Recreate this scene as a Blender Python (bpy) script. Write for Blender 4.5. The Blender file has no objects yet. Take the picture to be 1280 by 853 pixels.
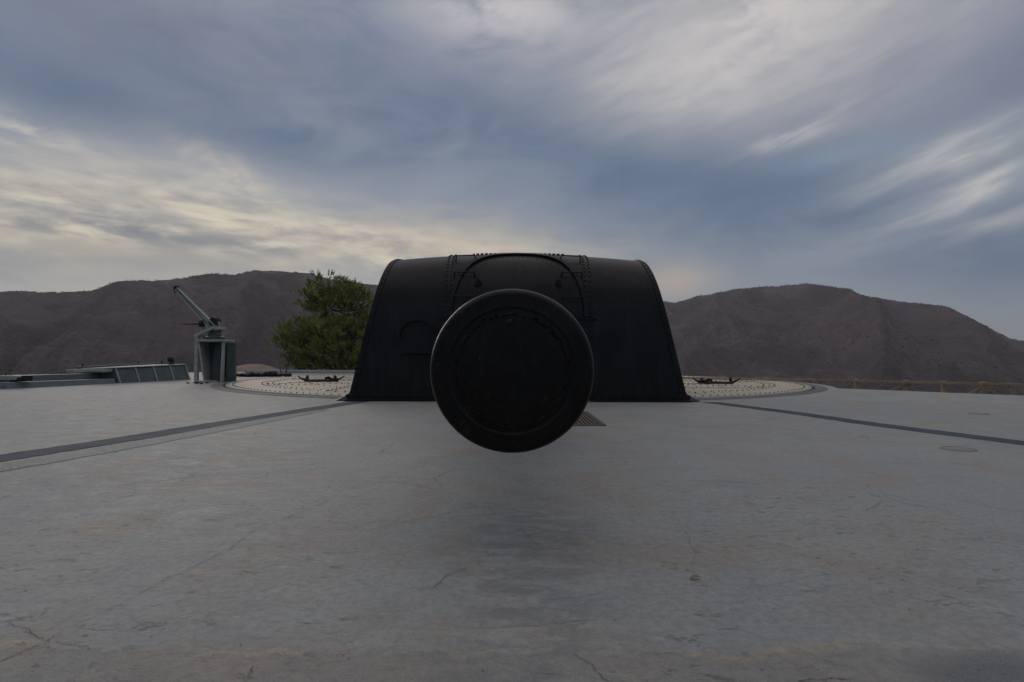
import bpy, bmesh, math, random
import numpy as np
from mathutils import Vector, Matrix

random.seed(7)
PI = math.pi
R_ = math.radians
scn = bpy.context.scene
C = scn.collection

# ------------------------------------------------------------------ camera numbers
F, HX, HY, EYE = 730.0, 640.0, 446.0, 1.015        # focal length in px of the 1280 photo, horizon, eye height


def G(px, py, z=0.0):
    """ground point (at height z) seen at photo pixel"""
    d = (EYE - z) * F / (py - HY)
    return Vector(((px - HX) / F * d, d, z))


def P(px, py, d):
    return Vector(((px - HX) / F * d, d, EYE + (HY - py) / F * d))


# ------------------------------------------------------------------ tagging
def tag(o, label=None, cat=None, group=None, kind=None):
    if label: o['label'] = label
    if cat: o['category'] = cat
    if group: o['group'] = group
    if kind: o['kind'] = kind
    return o


def thing(name, label, cat, loc=(0, 0, 0), rz=0.0, group=None):
    o = bpy.data.objects.new(name, None)
    C.objects.link(o)
    o.location = loc
    o.rotation_euler = (0, 0, rz)
    return tag(o, label, cat, group)


# ------------------------------------------------------------------ mesh builder
class MB:
    def __init__(self):
        self.v, self.f, self.m = [], [], []
        self.slot = 0

    def add(self, vs, fs):
        b = len(self.v)
        self.v += [Vector(p) for p in vs]
        for f in fs:
            self.f.append([b + i for i in f])
            self.m.append(self.slot)

    def box(self, c, s, rot=None):
        c = Vector(c)
        vs = []
        for x in (-.5, .5):
            for y in (-.5, .5):
                for z in (-.5, .5):
                    p = Vector((x * s[0], y * s[1], z * s[2]))
                    if rot is not None: p = rot @ p
                    vs.append(p + c)
        self.add(vs, [(0, 1, 3, 2), (4, 6, 7, 5), (0, 4, 5, 1), (2, 3, 7, 6), (0, 2, 6, 4), (1, 5, 7, 3)])

    def hexa(self, bottom, top):
        """box-like solid from 4 bottom and 4 top points (same winding)"""
        self.add(list(bottom) + list(top),
                 [(3, 2, 1, 0), (4, 5, 6, 7), (0, 1, 5, 4), (1, 2, 6, 5), (2, 3, 7, 6), (3, 0, 4, 7)])

    def bar(self, p0, p1, w, h, up=(0, 0, 1)):
        p0, p1 = Vector(p0), Vector(p1)
        t = (p1 - p0).normalized()
        s = t.cross(Vector(up))
        if s.length < 1e-4: s = t.cross(Vector((0, 1, 0)))
        s.normalize()
        n = s.cross(t)
        a = [(-w / 2, -h / 2), (w / 2, -h / 2), (w / 2, h / 2), (-w / 2, h / 2)]
        self.hexa([p0 + s * x + n * y for x, y in a], [p1 + s * x + n * y for x, y in a])

    def tube(self, pts, r, n=10, cap=True):
        pts = [Vector(p) for p in pts]
        rs = r if isinstance(r, (list, tuple)) else [r] * len(pts)
        b = len(self.v)
        ref = None
        for i, p in enumerate(pts):
            t = (pts[min(i + 1, len(pts) - 1)] - pts[max(i - 1, 0)]).normalized()
            if ref is None:
                ref = t.orthogonal().normalized()
            ref = (ref - t * ref.dot(t))
            if ref.length < 1e-5: ref = t.orthogonal()
            ref.normalize()
            q = t.cross(ref)
            for k in range(n):
                a = 2 * PI * k / n
                self.v.append(p + (ref * math.cos(a) + q * math.sin(a)) * rs[i])
        for i in range(len(pts) - 1):
            for k in range(n):
                k2 = (k + 1) % n
                self.f.append([b + i * n + k, b + i * n + k2, b + (i + 1) * n + k2, b + (i + 1) * n + k])
                self.m.append(self.slot)
        if cap:
            self.f.append([b + k for k in reversed(range(n))]); self.m.append(self.slot)
            e = b + (len(pts) - 1) * n
            self.f.append([e + k for k in range(n)]); self.m.append(self.slot)

    def lathe(self, prof, n=96, axis='Y', c=(0, 0, 0), closed=False):
        """prof: (r, t) pairs, revolved about an axis through c"""
        b = len(self.v)
        c = Vector(c)
        for r, t in prof:
            for k in range(n):
                a = 2 * PI * k / n
                if axis == 'Y':
                    self.v.append(c + Vector((r * math.cos(a), t, r * math.sin(a))))
                elif axis == 'Z':
                    self.v.append(c + Vector((r * math.cos(a), r * math.sin(a), t)))
                else:
                    self.v.append(c + Vector((t, r * math.cos(a), r * math.sin(a))))
        m = len(prof)
        for i in range(m if closed else m - 1):
            j = (i + 1) % m
            for k in range(n):
                k2 = (k + 1) % n
                self.f.append([b + i * n + k, b + i * n + k2, b + j * n + k2, b + j * n + k])
                self.m.append(self.slot)

    def dome(self, c, nrm, r, h=None, n=8):
        """a rivet head"""
        c, nrm = Vector(c), Vector(nrm).normalized()
        h = r * .7 if h is None else h
        s = nrm.orthogonal().normalized()
        q = nrm.cross(s)
        b = len(self.v)
        for rr, hh in ((1, -.1), (.8, .6), (.35, .95)):
            for k in range(n):
                a = 2 * PI * k / n
                self.v.append(c + (s * math.cos(a) + q * math.sin(a)) * r * rr + nrm * h * hh)
        for i in range(2):
            for k in range(n):
                k2 = (k + 1) % n
                self.f.append([b + i * n + k, b + i * n + k2, b + (i + 1) * n + k2, b + (i + 1) * n + k])
                self.m.append(self.slot)
        self.f.append([b + 2 * n + k for k in range(n)]); self.m.append(self.slot)

    def build(self, name, mats, parent=None, smooth=None, bevel=0.0, loc=None, fix=True):
        me = bpy.data.meshes.new(name)
        me.from_pydata([tuple(p) for p in self.v], [], self.f)
        if not isinstance(mats, (list, tuple)): mats = [mats]
        for m in mats: me.materials.append(m)
        if len(mats) > 1: me.polygons.foreach_set('material_index', self.m)
        me.update()
        if fix:
            bm = bmesh.new(); bm.from_mesh(me)
            bmesh.ops.recalc_face_normals(bm, faces=bm.faces)
            bm.to_mesh(me); bm.free()
        if smooth is not None:
            me.polygons.foreach_set('use_smooth', [True] * len(me.polygons))
            me.set_sharp_from_angle(angle=R_(smooth))
        o = bpy.data.objects.new(name, me)
        C.objects.link(o)
        if parent is not None: o.parent = parent
        if loc is not None: o.location = loc
        if bevel:
            md = o.modifiers.new('bevel', 'BEVEL')
            md.width = bevel; md.segments = 2; md.limit_method = 'ANGLE'; md.angle_limit = R_(40)
        return o


# ------------------------------------------------------------------ node helper
class NT:
    def __init__(self, tree):
        self.t = tree
        self.n = tree.nodes
        self.l = tree.links

    def new(self, typ, **kw):
        nd = self.n.new(typ)
        for k, v in kw.items(): setattr(nd, k, v)
        return nd

    def put(self, sock, val):
        if isinstance(val, bpy.types.NodeSocket): self.l.new(val, sock)
        else:
            if hasattr(sock, 'default_value') and not isinstance(val, (int, float)) and len(val) == 3 and sock.type == 'RGBA':
                val = (*val, 1)
            sock.default_value = val

    def math(self, op, a, b=None, c=None, clamp=False):
        nd = self.new('ShaderNodeMath', operation=op, use_clamp=clamp)
        for i, v in enumerate((a, b, c)):
            if v is not None: self.put(nd.inputs[i], v)
        return nd.outputs[0]

    def add(self, *a):
        r = a[0]
        for b in a[1:]: r = self.math('ADD', r, b)
        return r

    def mul(self, *a):
        r = a[0]
        for b in a[1:]: r = self.math('MULTIPLY', r, b)
        return r

    def sub(self, a, b): return self.math('SUBTRACT', a, b)

    def smooth(self, v, lo, hi, a=0.0, b=1.0):
        nd = self.new('ShaderNodeMapRange', interpolation_type='SMOOTHSTEP')
        for i, x in enumerate((v, lo, hi, a, b)): self.put(nd.inputs[i], x)
        return nd.outputs[0]

    def mix(self, fac, a, b, mode='MIX'):
        nd = self.new('ShaderNodeMix', data_type='RGBA', blend_type=mode)
        self.put(nd.inputs[0], fac); self.put(nd.inputs[6], a); self.put(nd.inputs[7], b)
        return nd.outputs[2]

    def noise(self, vec, scale, detail=4, rough=.55, dist=0.0, dim='3D'):
        nd = self.new('ShaderNodeTexNoise', noise_dimensions=dim)
        self.put(nd.inputs['Vector'], vec)
        nd.inputs['Scale'].default_value = scale
        nd.inputs['Detail'].default_value = detail
        nd.inputs['Roughness'].default_value = rough
        nd.inputs['Distortion'].default_value = dist
        return nd.outputs[0]

    def mapv(self, vec, loc=(0, 0, 0), rot=(0, 0, 0), scale=(1, 1, 1)):
        nd = self.new('ShaderNodeMapping')
        self.put(nd.inputs[0], vec)
        nd.inputs[1].default_value = loc; nd.inputs[2].default_value = rot; nd.inputs[3].default_value = scale
        return nd.outputs[0]

    def comb(self, x, y, z=0.0):
        nd = self.new('ShaderNodeCombineXYZ')
        for i, v in enumerate((x, y, z)): self.put(nd.inputs[i], v)
        return nd.outputs[0]


def newmat(name, rough=.6, metal=0.0, spec=None):
    m = bpy.data.materials.new(name)
    m.use_nodes = True
    nt = NT(m.node_tree)
    b = nt.n['Principled BSDF']
    b.inputs['Roughness'].default_value = rough
    b.inputs['Metallic'].default_value = metal
    if spec is not None: b.inputs['Specular IOR Level'].default_value = spec
    return m, nt, b


def bump(nt, b, h, strength=.3, dist=.01):
    nd = nt.new('ShaderNodeBump')
    nd.inputs['Strength'].default_value = strength
    nd.inputs['Distance'].default_value = dist
    nt.put(nd.inputs['Height'], h)
    nt.l.new(nd.outputs[0], b.inputs['Normal'])


def worn(name, col, col2, rust=None, rough=.55, scale=3.0, amount=.5, bumpd=.004, metal=0.0, rust_lo=.62, rust_hi=.72,
         spec=None, streak=False, scuff=False):
    """paint that has weathered: two tones, fine mottling, rust spots"""
    m, nt, b = newmat(name, rough, metal, spec)
    tc = nt.new('ShaderNodeTexCoord').outputs['Object']
    n1 = nt.noise(tc, scale, 6, .6)
    c = nt.mix(nt.smooth(n1, .35, .65), col, col2)
    if streak:
        sv = nt.mapv(tc, scale=(9, 9, .7))
        n4 = nt.noise(sv, 1.0, 4, .6)
        c = nt.mix(nt.mul(nt.smooth(n4, .5, .72), .6), c, tuple(min(1, x * 2.4 + .012) for x in col))
    if scuff:
        n5 = nt.noise(nt.mapv(tc, rot=(0, .6, 0), scale=(3, 3, 1)), 11, 8, .75, 1.0)
        c = nt.mix(nt.mul(nt.smooth(n5, .55, .7), .7), c, (.034, .029, .024))
        n6 = nt.noise(nt.mapv(tc, loc=(8, 3, 6)), 60, 4, .7)
        c = nt.mix(nt.mul(nt.smooth(n6, .66, .72), .7), c, (.085, .072, .06))
    n2 = nt.noise(tc, scale * 14, 4, .6)
    c = nt.mix(nt.mul(nt.smooth(n2, .4, .8), amount), c, tuple(x * .55 for x in col))
    if rust:
        n3 = nt.noise(nt.mapv(tc, loc=(3.1, 7.7, 1.3)), scale * 2.2, 6, .7)
        c = nt.mix(nt.smooth(n3, rust_lo, rust_hi), c, rust)
    nt.put(b.inputs['Base Color'], c)
    nt.put(b.inputs['Roughness'], nt.smooth(n2, .2, .8, rough - .12, rough + .12))
    bump(nt, b, nt.add(n2, nt.mul(n1, .6)), .4, bumpd)
    return m


# ------------------------------------------------------------------ materials
M = {}
M['black'] = worn('black_paint', (.0042, .0048, .0064), (.0085, .0090, .0105), (.04, .027, .02), rough=.40, scale=1.6,
                  rust_lo=.72, rust_hi=.84, bumpd=.003, spec=.21, streak=True)
M['black_cap'] = worn('black_cap_paint', (.0075, .0078, .0078), (.0040, .0043, .0043), (.05, .025, .013), rough=.36, scale=5.5,
                      rust_lo=.64, rust_hi=.76, bumpd=.003, spec=.17, scuff=True)
M['iron'] = worn('dark_iron', (.018, .017, .017), (.010, .009, .009), (.05, .027, .016), rough=.6, scale=5, spec=.25)
M['rivet'] = worn('rivet_iron', (.15, .13, .105), (.10, .088, .072), (.16, .10, .06), rough=.7, scale=6, spec=.2)
M['cream'] = worn('cream_deck_paint', (.43, .385, .31), (.36, .315, .25), (.24, .16, .10), rough=.65, spec=.2, scale=1.4, amount=.35,
                  rust_lo=.6, rust_hi=.8)
M['rim'] = worn('grey_rim', (.15, .145, .14), (.11, .107, .10), (.12, .09, .07), rough=.7, spec=.2, scale=1.2)
M['crane'] = worn('grey_green_paint', (.34, .365, .345), (.27, .29, .27), (.2, .12, .07), rough=.55, scale=3.5,
                  rust_lo=.58, rust_hi=.7)
M['crane_dark'] = worn('dark_green_paint', (.04, .062, .066), (.03, .048, .05), (.08, .05, .03), rough=.55, scale=3.5)
M['hatch'] = worn('hatch_paint', (.075, .098, .10), (.055, .075, .078), (.1, .07, .05), rough=.55, scale=2.5)
M['pale'] = worn('pale_green_paint', (.30, .33, .30), (.23, .26, .235), (.16, .1, .06), rough=.6, scale=3)
M['blue'] = worn('blue_grey_paint', (.155, .18, .205), (.12, .145, .165), (.16, .11, .08), rough=.55, scale=2.5)
M['wood'] = worn('weathered_wood', (.42, .30, .20), (.31, .22, .15), None, rough=.8, scale=4)
M['rust_pipe'] = worn('rusty_pipe', (.18, .11, .075), (.12, .075, .055), (.2, .1, .05), rough=.7, scale=6)
M['grate'] = worn('grate_steel', (.16, .14, .115), (.11, .1, .085), (.13, .08, .05), rough=.7, spec=.2, scale=6)
M['pit'] = worn('dark_pit', (.012, .012, .012), (.008, .008, .008), rough=.9)
M['soil'] = worn('dry_soil', (.27, .21, .165), (.2, .16, .125), None, rough=.95, scale=1.2, bumpd=.03)
M['lid'] = worn('rusty_lid', (.25, .245, .235), (.215, .205, .195), (.19, .125, .085), rough=.8, spec=.2, scale=5)
M['bark'] = worn('pine_bark', (.075, .055, .045), (.05, .038, .03), None, rough=.9, scale=5, bumpd=.02)
M['kerb'] = worn('pale_concrete', (.34, .35, .36), (.28, .28, .28), None, rough=.85, scale=2)
M['crack'] = worn('crack_dirt', (.085, .075, .068), (.15, .12, .095), None, rough=.95, scale=9)
M['leaf_dry'] = worn('dry_leaf', (.19, .15, .115), (.13, .105, .085), None, rough=.9, scale=20)
M['twig'] = worn('dry_twig', (.13, .11, .09), (.09, .075, .06), None, rough=.9, scale=9)


def pine_mat():
    m, nt, b = newmat('pine_needles', .55)
    g = nt.new('ShaderNodeNewGeometry')
    a = nt.new('ShaderNodeAttribute', attribute_name='tuft')
    c = nt.mix(a.outputs['Fac'], (.08, .108, .018), (.31, .345, .065))
    c = nt.mix(nt.mul(g.outputs['Random Per Island'], .45), c, (.14, .135, .035))
    nt.put(b.inputs['Base Color'], c)
    return m


M['needles'] = pine_mat()


def scrub_mat(name, c1, c2):
    m, nt, b = newmat(name, .8)
    g = nt.new('ShaderNodeNewGeometry')
    nt.put(b.inputs['Base Color'], nt.mix(g.outputs['Random Per Island'], c1, c2))
    return m


M['scrub'] = scrub_mat('hill_scrub', (.042, .042, .034), (.075, .066, .055))
M['grass'] = scrub_mat('dry_grass', (.10, .09, .035), (.16, .13, .06))


def slab_mat():
    m, nt, b = newmat('painted_concrete', .66)
    tc = nt.new('ShaderNodeTexCoord').outputs['Object']
    sep = nt.new('ShaderNodeSeparateXYZ'); nt.l.new(tc, sep.inputs[0])
    X, Y = sep.outputs[0], sep.outputs[1]
    big = nt.noise(tc, .32, 5, .6, .4)
    mid = nt.noise(tc, 1.7, 8, .66, .8)
    fine = nt.noise(tc, 26, 7, .72)
    brushed = nt.noise(nt.mapv(tc, rot=(0, 0, .12), scale=(1.0, 1.7, 1)), 3.4, 10, .74, .8)
    grit = nt.noise(tc, 150, 3, .65)
    tone = nt.noise(nt.mapv(tc, loc=(9, 4, 2)), 1.1, 8, .68, .5)
    c = nt.mix(nt.smooth(big, .35, .65), (0.232, 0.257, 0.269), (0.275, 0.290, 0.279))
    c = nt.mix(nt.mul(nt.smooth(brushed, .45, .68), .6), c, (0.312, 0.324, 0.302))
    c = nt.mix(nt.mul(nt.smooth(brushed, .5, .3), .0), c, (0.186, 0.210, 0.229))
    c = nt.mix(nt.mul(nt.smooth(mid, .5, .68), .55), c, (0.184, 0.210, 0.231))
    c = nt.mix(nt.mul(nt.smooth(tone, .46, .64), .65), c, (0.254, 0.225, 0.188))
    # flaked paint: thin brown and pale chips, in patches
    chips = nt.noise(nt.mapv(tc, rot=(0, 0, .25), scale=(1.6, 3.2, 1)), 5.0, 9, .76, .6)
    patch = nt.noise(nt.mapv(tc, loc=(2, 8, 5)), .9, 5, .62)
    chipm = nt.mul(nt.smooth(chips, .585, .64), nt.smooth(patch, .40, .6))
    c = nt.mix(nt.mul(chipm, .65), c, (0.205, 0.155, 0.114))
    spots = nt.noise(nt.mapv(tc, loc=(1, 2, 3)), 14, 5, .7)
    c = nt.mix(nt.mul(nt.smooth(spots, .68, .72), .6), c, (0.118, 0.094, 0.076))
    lightc = nt.noise(nt.mapv(tc, loc=(5, 2, 3), rot=(0, 0, -.2), scale=(2, 5, 1)), 4.2, 8, .74)
    c = nt.mix(nt.mul(nt.smooth(lightc, .60, .66), .6), c, (0.397, 0.393, 0.349))
    # hairline crazing of the paint
    vo = nt.new('ShaderNodeTexVoronoi', feature='DISTANCE_TO_EDGE')
    wob = nt.new('ShaderNodeVectorMath', operation='ADD')
    nt.l.new(tc, wob.inputs[0])
    nz = nt.new('ShaderNodeTexNoise'); nz.inputs['Scale'].default_value = 2.4; nz.inputs['Detail'].default_value = 7
    nt.l.new(tc, nz.inputs['Vector'])
    wsc = nt.new('ShaderNodeVectorMath', operation='SCALE'); wsc.inputs['Scale'].default_value = .22
    nt.l.new(nz.outputs['Color'], wsc.inputs[0]); nt.l.new(wsc.outputs[0], wob.inputs[1])
    nt.l.new(wob.outputs[0], vo.inputs['Vector']); vo.inputs['Scale'].default_value = .75
    hair = nt.mul(nt.smooth(vo.outputs[0], .0015, .006, 1, 0), nt.smooth(nt.noise(nt.mapv(tc, loc=(7, 1, 1)), 1.3, 4, .6), .5, .62))
    c = nt.mix(nt.mul(hair, .4), c, (0.112, 0.102, 0.089))
    # worn, bare front border of the slab
    edge = nt.add(Y, nt.mul(nt.sub(mid, .5), .30), nt.mul(nt.sub(nt.noise(tc, 7, 5, .65), .5), .14),
                  nt.mul(nt.math('ABSOLUTE', X), -.012))
    front = nt.smooth(edge, 1.99, 2.04, 1.0, 0.0)
    cf = nt.mix(nt.smooth(nt.noise(tc, 3.5, 8, .72), .38, .62), (0.236, 0.216, 0.185), (0.176, 0.181, 0.175))
    c = nt.mix(nt.mul(front, .6), c, cf)
    line = nt.mul(nt.smooth(edge, 1.99, 2.03), nt.smooth(edge, 2.03, 2.08, 1, 0), nt.smooth(nt.noise(tc, 3.6, 6, .7), .47, .6))
    c = nt.mix(nt.mul(line, .6), c, (0.372, 0.295, 0.191))
    # muzzle and barrel shade painted into the slab colour, mottled with oily stains
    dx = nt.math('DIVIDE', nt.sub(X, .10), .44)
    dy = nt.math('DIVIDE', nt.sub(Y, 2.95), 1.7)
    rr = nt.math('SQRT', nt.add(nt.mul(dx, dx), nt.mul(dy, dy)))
    shade_stain = nt.mul(nt.smooth(rr, .2, 1.5, 1, 0), nt.smooth(nt.noise(nt.mapv(tc, scale=(1, 2.2, 1)), 3.0, 9, .72, 1.2), .40, .60))
    c = nt.mix(nt.mul(shade_stain, .6), c, (0.093, 0.113, 0.133))
    # damp patch near the corner
    dx2 = nt.math('DIVIDE', nt.sub(X, 1.75), .55); dy2 = nt.math('DIVIDE', nt.sub(Y, 1.8), .22)
    r2 = nt.add(nt.math('SQRT', nt.add(nt.mul(dx2, dx2), nt.mul(dy2, dy2))), nt.mul(nt.sub(mid, .5), 1.2))
    c = nt.mix(nt.mul(nt.smooth(r2, .6, 1.15, 1, 0), .65), c, (0.093, 0.107, 0.127))
    c = nt.mix(nt.mul(nt.smooth(fine, .42, .62), .42), c, (0.136, 0.144, 0.140))
    c = nt.mix(nt.mul(nt.smooth(grit, .52, .66), .35), c, (0.397, 0.406, 0.381))
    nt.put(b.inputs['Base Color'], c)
    nt.put(b.inputs['Roughness'], nt.smooth(brushed, .3, .7, .55, .75))
    b.inputs['Specular IOR Level'].default_value = .2
    h = nt.add(nt.mul(fine, .6), nt.mul(grit, .25), nt.mul(brushed, 1.3), nt.mul(chipm, -.6), nt.mul(hair, -.8), nt.mul(front, -.6), nt.mul(mid, .9))
    bump(nt, b, h, .7, .012)
    return m


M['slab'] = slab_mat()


def joint_mat():
    m, nt, b = newmat('bitumen_paint', .75, spec=.06)
    tc = nt.new('ShaderNodeTexCoord').outputs['Object']
    n = nt.noise(tc, 2.0, 6, .65)
    c = nt.mix(nt.smooth(n, .35, .65), (.050, .062, .080), (.075, .089, .108))
    c = nt.mix(nt.mul(nt.smooth(nt.noise(tc, 14, 5, .65), .6, .75), .5), c, (.14, .14, .14))
    nt.put(b.inputs['Base Color'], c)
    bump(nt, b, nt.noise(tc, 20, 5, .6), .4, .005)
    return m


M['joint'] = joint_mat()
M['joint_pale'] = worn('old_grey_paint', (.135, .155, .172), (.165, .18, .19), (.2, .195, .18), spec=.15, rough=.65, scale=1.8, rust_lo=.5, rust_hi=.7)


def hill_mat():
    m, nt, b = newmat('hill_earth', .95, spec=.1)
    tc = nt.new('ShaderNodeTexCoord').outputs['Object']
    veg_shade = nt.new('ShaderNodeAttribute', attribute_name='veg_shade').outputs['Fac']
    wood = nt.new('ShaderNodeAttribute', attribute_name='wood').outputs['Fac']
    big = nt.noise(tc, .0035, 6, .6, .3)
    mid = nt.noise(tc, .018, 8, .7)
    dots = nt.noise(tc, .12, 5, .7)
    dots2 = nt.noise(tc, .30, 4, .65)
    c = nt.mix(nt.smooth(big, .35, .65), (.118, .102, .106), (.140, .119, .120))
    c = nt.mix(nt.mul(nt.smooth(nt.noise(nt.mapv(tc, loc=(40, 90, 0)), .006, 6, .65), .54, .66), .6), c, (.135, .098, .09))
    c = nt.mix(nt.mul(nt.smooth(nt.noise(nt.mapv(tc, loc=(4, 9, 70)), .03, 8, .75), .56, .66), nt.sub(1.0, veg_shade), .55), c, (.21, .18, .168))
    c = nt.mix(nt.mul(nt.smooth(mid, .46, .62), .55), c, (.10, .082, .076))
    c = nt.mix(nt.mul(nt.smooth(nt.add(veg_shade, nt.mul(nt.sub(mid, .5), 1.2)), .40, .76), .62), c, (.075, .064, .060))  # plant cover and painted relief shade darken the gullies
    c = nt.mix(nt.mul(nt.smooth(nt.add(wood, nt.mul(nt.sub(dots, .5), 1.0)), .35, .6), .75), c, (.046, .047, .038))
    c = nt.mix(nt.mul(nt.smooth(nt.add(dots, nt.mul(veg_shade, .12)), .56, .66), .6), c, (.055, .05, .042))
    c = nt.mix(nt.mul(nt.smooth(dots2, .54, .66), .5), c, (.055, .05, .044))
    nt.put(b.inputs['Base Color'], c)
    bump(nt, b, nt.add(nt.mul(mid, 2.5), nt.mul(dots, 1.2), nt.mul(dots2, .4)), 1.0, 9.0)
    return m


M['hill'] = hill_mat()

# ------------------------------------------------------------------ terrain and hills: one sheet to the horizon
def vnoise(x, y, seed=0):
    xi, yi = np.floor(x).astype(np.int64), np.floor(y).astype(np.int64)
    xf, yf = x - xi, y - yi
    u, v = xf * xf * xf * (xf * (xf * 6 - 15) + 10), yf * yf * yf * (yf * (yf * 6 - 15) + 10)

    def h(i, j):
        n = (i * 374761393 + j * 668265263 + seed * 144665) & 0x7fffffff
        n = ((n ^ (n >> 13)) * 1274126177) & 0x7fffffff
        return ((n ^ (n >> 16)) & 0xffff) / 65535.0
    a, b, c, d = h(xi, yi), h(xi + 1, yi), h(xi, yi + 1), h(xi + 1, yi + 1)
    return a + (b - a) * u + (c - a) * v + (a - b - c + d) * u * v


def fbm(x, y, octs=5, seed=0, ridged=False, gain=.5):
    s, amp, tot = 0, 1, 0
    for o in range(octs):
        n = vnoise(x * 2 ** o + 17.3 * o, y * 2 ** o - 9.1 * o, seed + o)
        if ridged: n = 1 - np.abs(2 * n - 1)
        s = s + n * amp; tot += amp; amp *= gain
    return s / tot


RIDGE = [(-900, 380), (-600, 372), (-350, 378), (-150, 369), (0, 366), (25, 365), (60, 367), (112, 365), (140, 354), (165, 350.5),
         (190, 352.5), (215, 350), (262, 342), (290, 343), (315, 338), (352, 339), (385, 342), (420, 350), (470, 356), (520, 368),
         (600, 385), (700, 396), (790, 388), (830, 376), (845, 378), (870, 370), (920, 360), (985, 355), (1010, 353), (1040, 356),
         (1065, 360), (1075, 366), (1110, 373), (1180, 380), (1195, 386), (1210, 393), (1235, 407), (1260, 420), (1275, 424),
         (1300, 425), (1400, 430), (1700, 420), (2200, 428)]
r_az = np.array([math.degrees(math.atan((p[0] - HX) / F)) for p in RIDGE])
r_te = np.array([(HY - p[1]) / F * math.cos(math.atan((p[0] - HX) / F)) for p in RIDGE])    # tan(elevation)
r_az = np.concatenate(([-180, -120], r_az, [110, 180])); r_te = np.concatenate(([.05, .06], r_te, [.04, .05]))


def ridge_dist(az):
    base = np.interp(az, [-180, -60, -30, -14, 0, 10, 20, 38, 60, 180], [1500, 1250, 1150, 1250, 1700, 1900, 1750, 1900, 2300, 1500])
    return base * (1 + .07 * (fbm(az * .09 + 50, az * 0 + 3, 3, 5) - .5) * 2)


VEG_SHADE = {}


def terrain_z(az, r):
    """az in degrees from +Y towards +X, r in metres from the camera"""
    te = np.interp(az, r_az, r_te)
    D = ridge_dist(az)
    x, y = r * np.sin(np.radians(az)), r * np.cos(np.radians(az))
    te = te * (1 + .014 * (fbm(az * 1.3, az * 0 + 5, 5, 55, False, .6) - .5) * 2)
    zr = EYE + te * D
    t = np.clip((r - 330) / (D - 330), 0, 1)
    # spurs and gullies that run down the slope
    sp = fbm(x * .0030 + 3, y * .0030 + 8, 5, 11, True)
    sp2 = fbm(az * .18 + .6 * (fbm(x * .004, y * .004, 3, 40) - .5) * 2 + 30, r * .0014, 4, 23, True, .55)
    fine = fbm(x * .016, y * .016, 5, 31)
    shape = t ** 1.12
    valley = -125 + 20 * (fbm(x * .004, y * .004, 3, 3) - .5)
    z_h = valley + (zr - valley) * shape
    env = np.sin(PI * np.clip(t, 0, 1)) ** .8
    bulge = 0
    for a_s, a_e, wd, hg in ((29.5, 33.5, 2.2, 70), (21, 15, 2.6, 50), (36.5, 42, 2.4, 50), (-22, -30, 3.0, 55), (-33, -40, 3.0, 45), (-14, -19, 2.4, 45)):
        cl = a_e + (a_s - a_e) * t + 1.4 * (fbm(r * .004 + a_s, r * 0 + 3, 4, 61) - .5)
        q = np.abs(az - cl) / wd
        bulge = bulge + hg * np.exp(-q ** 1.3)
    z_h = z_h + env * (75 * (sp - .62) + 60 * (sp2 - .62) + bulge) + (env + .06) * 24 * (fine - .5)
    VEG_SHADE['v'] = np.clip(.5 + 2.4 * (.60 - sp2) + 1.6 * (.6 - sp) + 1.0 * (fine - .5) - .009 * bulge + .1, 0, 1)  # gullies darker, spurs paler: relief shade put into the colour with the vegetation
    back = np.clip((r - D) / D, 0, None)
    z_h = np.where(r > D, zr - back * (zr + 40) * 1.25 + 10 * (fine - .5) * np.clip((r - D) / 80, 0, 1), z_h)
    # keep every spur under the line of sight to the ridge
    z_h = np.where(r < D, np.minimum(z_h, EYE + te * r * (.985 - .0 * t) - 0 * r), z_h)
    z_h = np.maximum(z_h, -160)
    # the knoll the platform stands on
    side = np.clip((x + 2) / 12, 0, 1)
    z_k = -.62 - .75 * side + .22 * (fbm(x * .35, y * .35, 4, 70) - .5)
    edge = 46 - 8 * side + 8 * (fbm(az * .05 + 4, az * 0, 2, 9) - .5)
    z_k = z_k - np.clip(r - edge, 0, None) ** 1.12 * .27
    w = np.clip((r - 120) / 300, 0, 1); w = w * w * (3 - 2 * w)
    return np.maximum(z_k, -160) * (1 - w) + z_h * w


azs = np.concatenate((np.arange(-180, -48, 1.5), np.arange(-48, 48, .13), np.arange(48, 180, 1.5)))
rs = np.concatenate(([2.0, 6, 10], np.arange(14, 60, 2.0), np.geomspace(60, 330, 22), np.linspace(345, 2350, 200),
                     np.geomspace(2450, 9000, 10)))
AZ, RR = np.meshgrid(azs, rs)
ZZ = terrain_z(AZ, RR)
veg_shade = VEG_SHADE['v'].reshape(-1)
TT = np.clip((RR - 330) / (ridge_dist(AZ) - 330), 0, 1.2)
wood_ = (np.clip((TT - .62) / .3, 0, 1) * np.clip((AZ - 8) / 6, 0, 1) * np.clip((fbm(AZ * .35, RR * .006, 4, 91) - .33) * 5, 0, 1)).reshape(-1)
far = np.clip((RR - 3500) / 1500, 0, 1)
ZZ = ZZ * (1 - far) + (-60) * far
XX, YY = RR * np.sin(np.radians(AZ)), RR * np.cos(np.radians(AZ))
na, nr = len(azs), len(rs)
verts = np.stack((XX, YY, ZZ), -1).reshape(-1, 3)
idx = np.arange(nr * na).reshape(nr, na)
i00, i01 = idx[:-1], np.roll(idx, -1, 1)[:-1]
i10, i11 = idx[1:], np.roll(idx, -1, 1)[1:]
faces = np.stack((i00, i10, i11, i01), -1).reshape(-1, 4).tolist()
vl = verts.tolist() + [[0, 0, float(ZZ[0].mean())]]
faces += [[len(vl) - 1, int(idx[0, i]), int(idx[0, (i + 1) % na])] for i in range(na)]
me = bpy.data.meshes.new('hills')
me.from_pydata(vl, [], faces)
me.materials.append(M['hill'])
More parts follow.
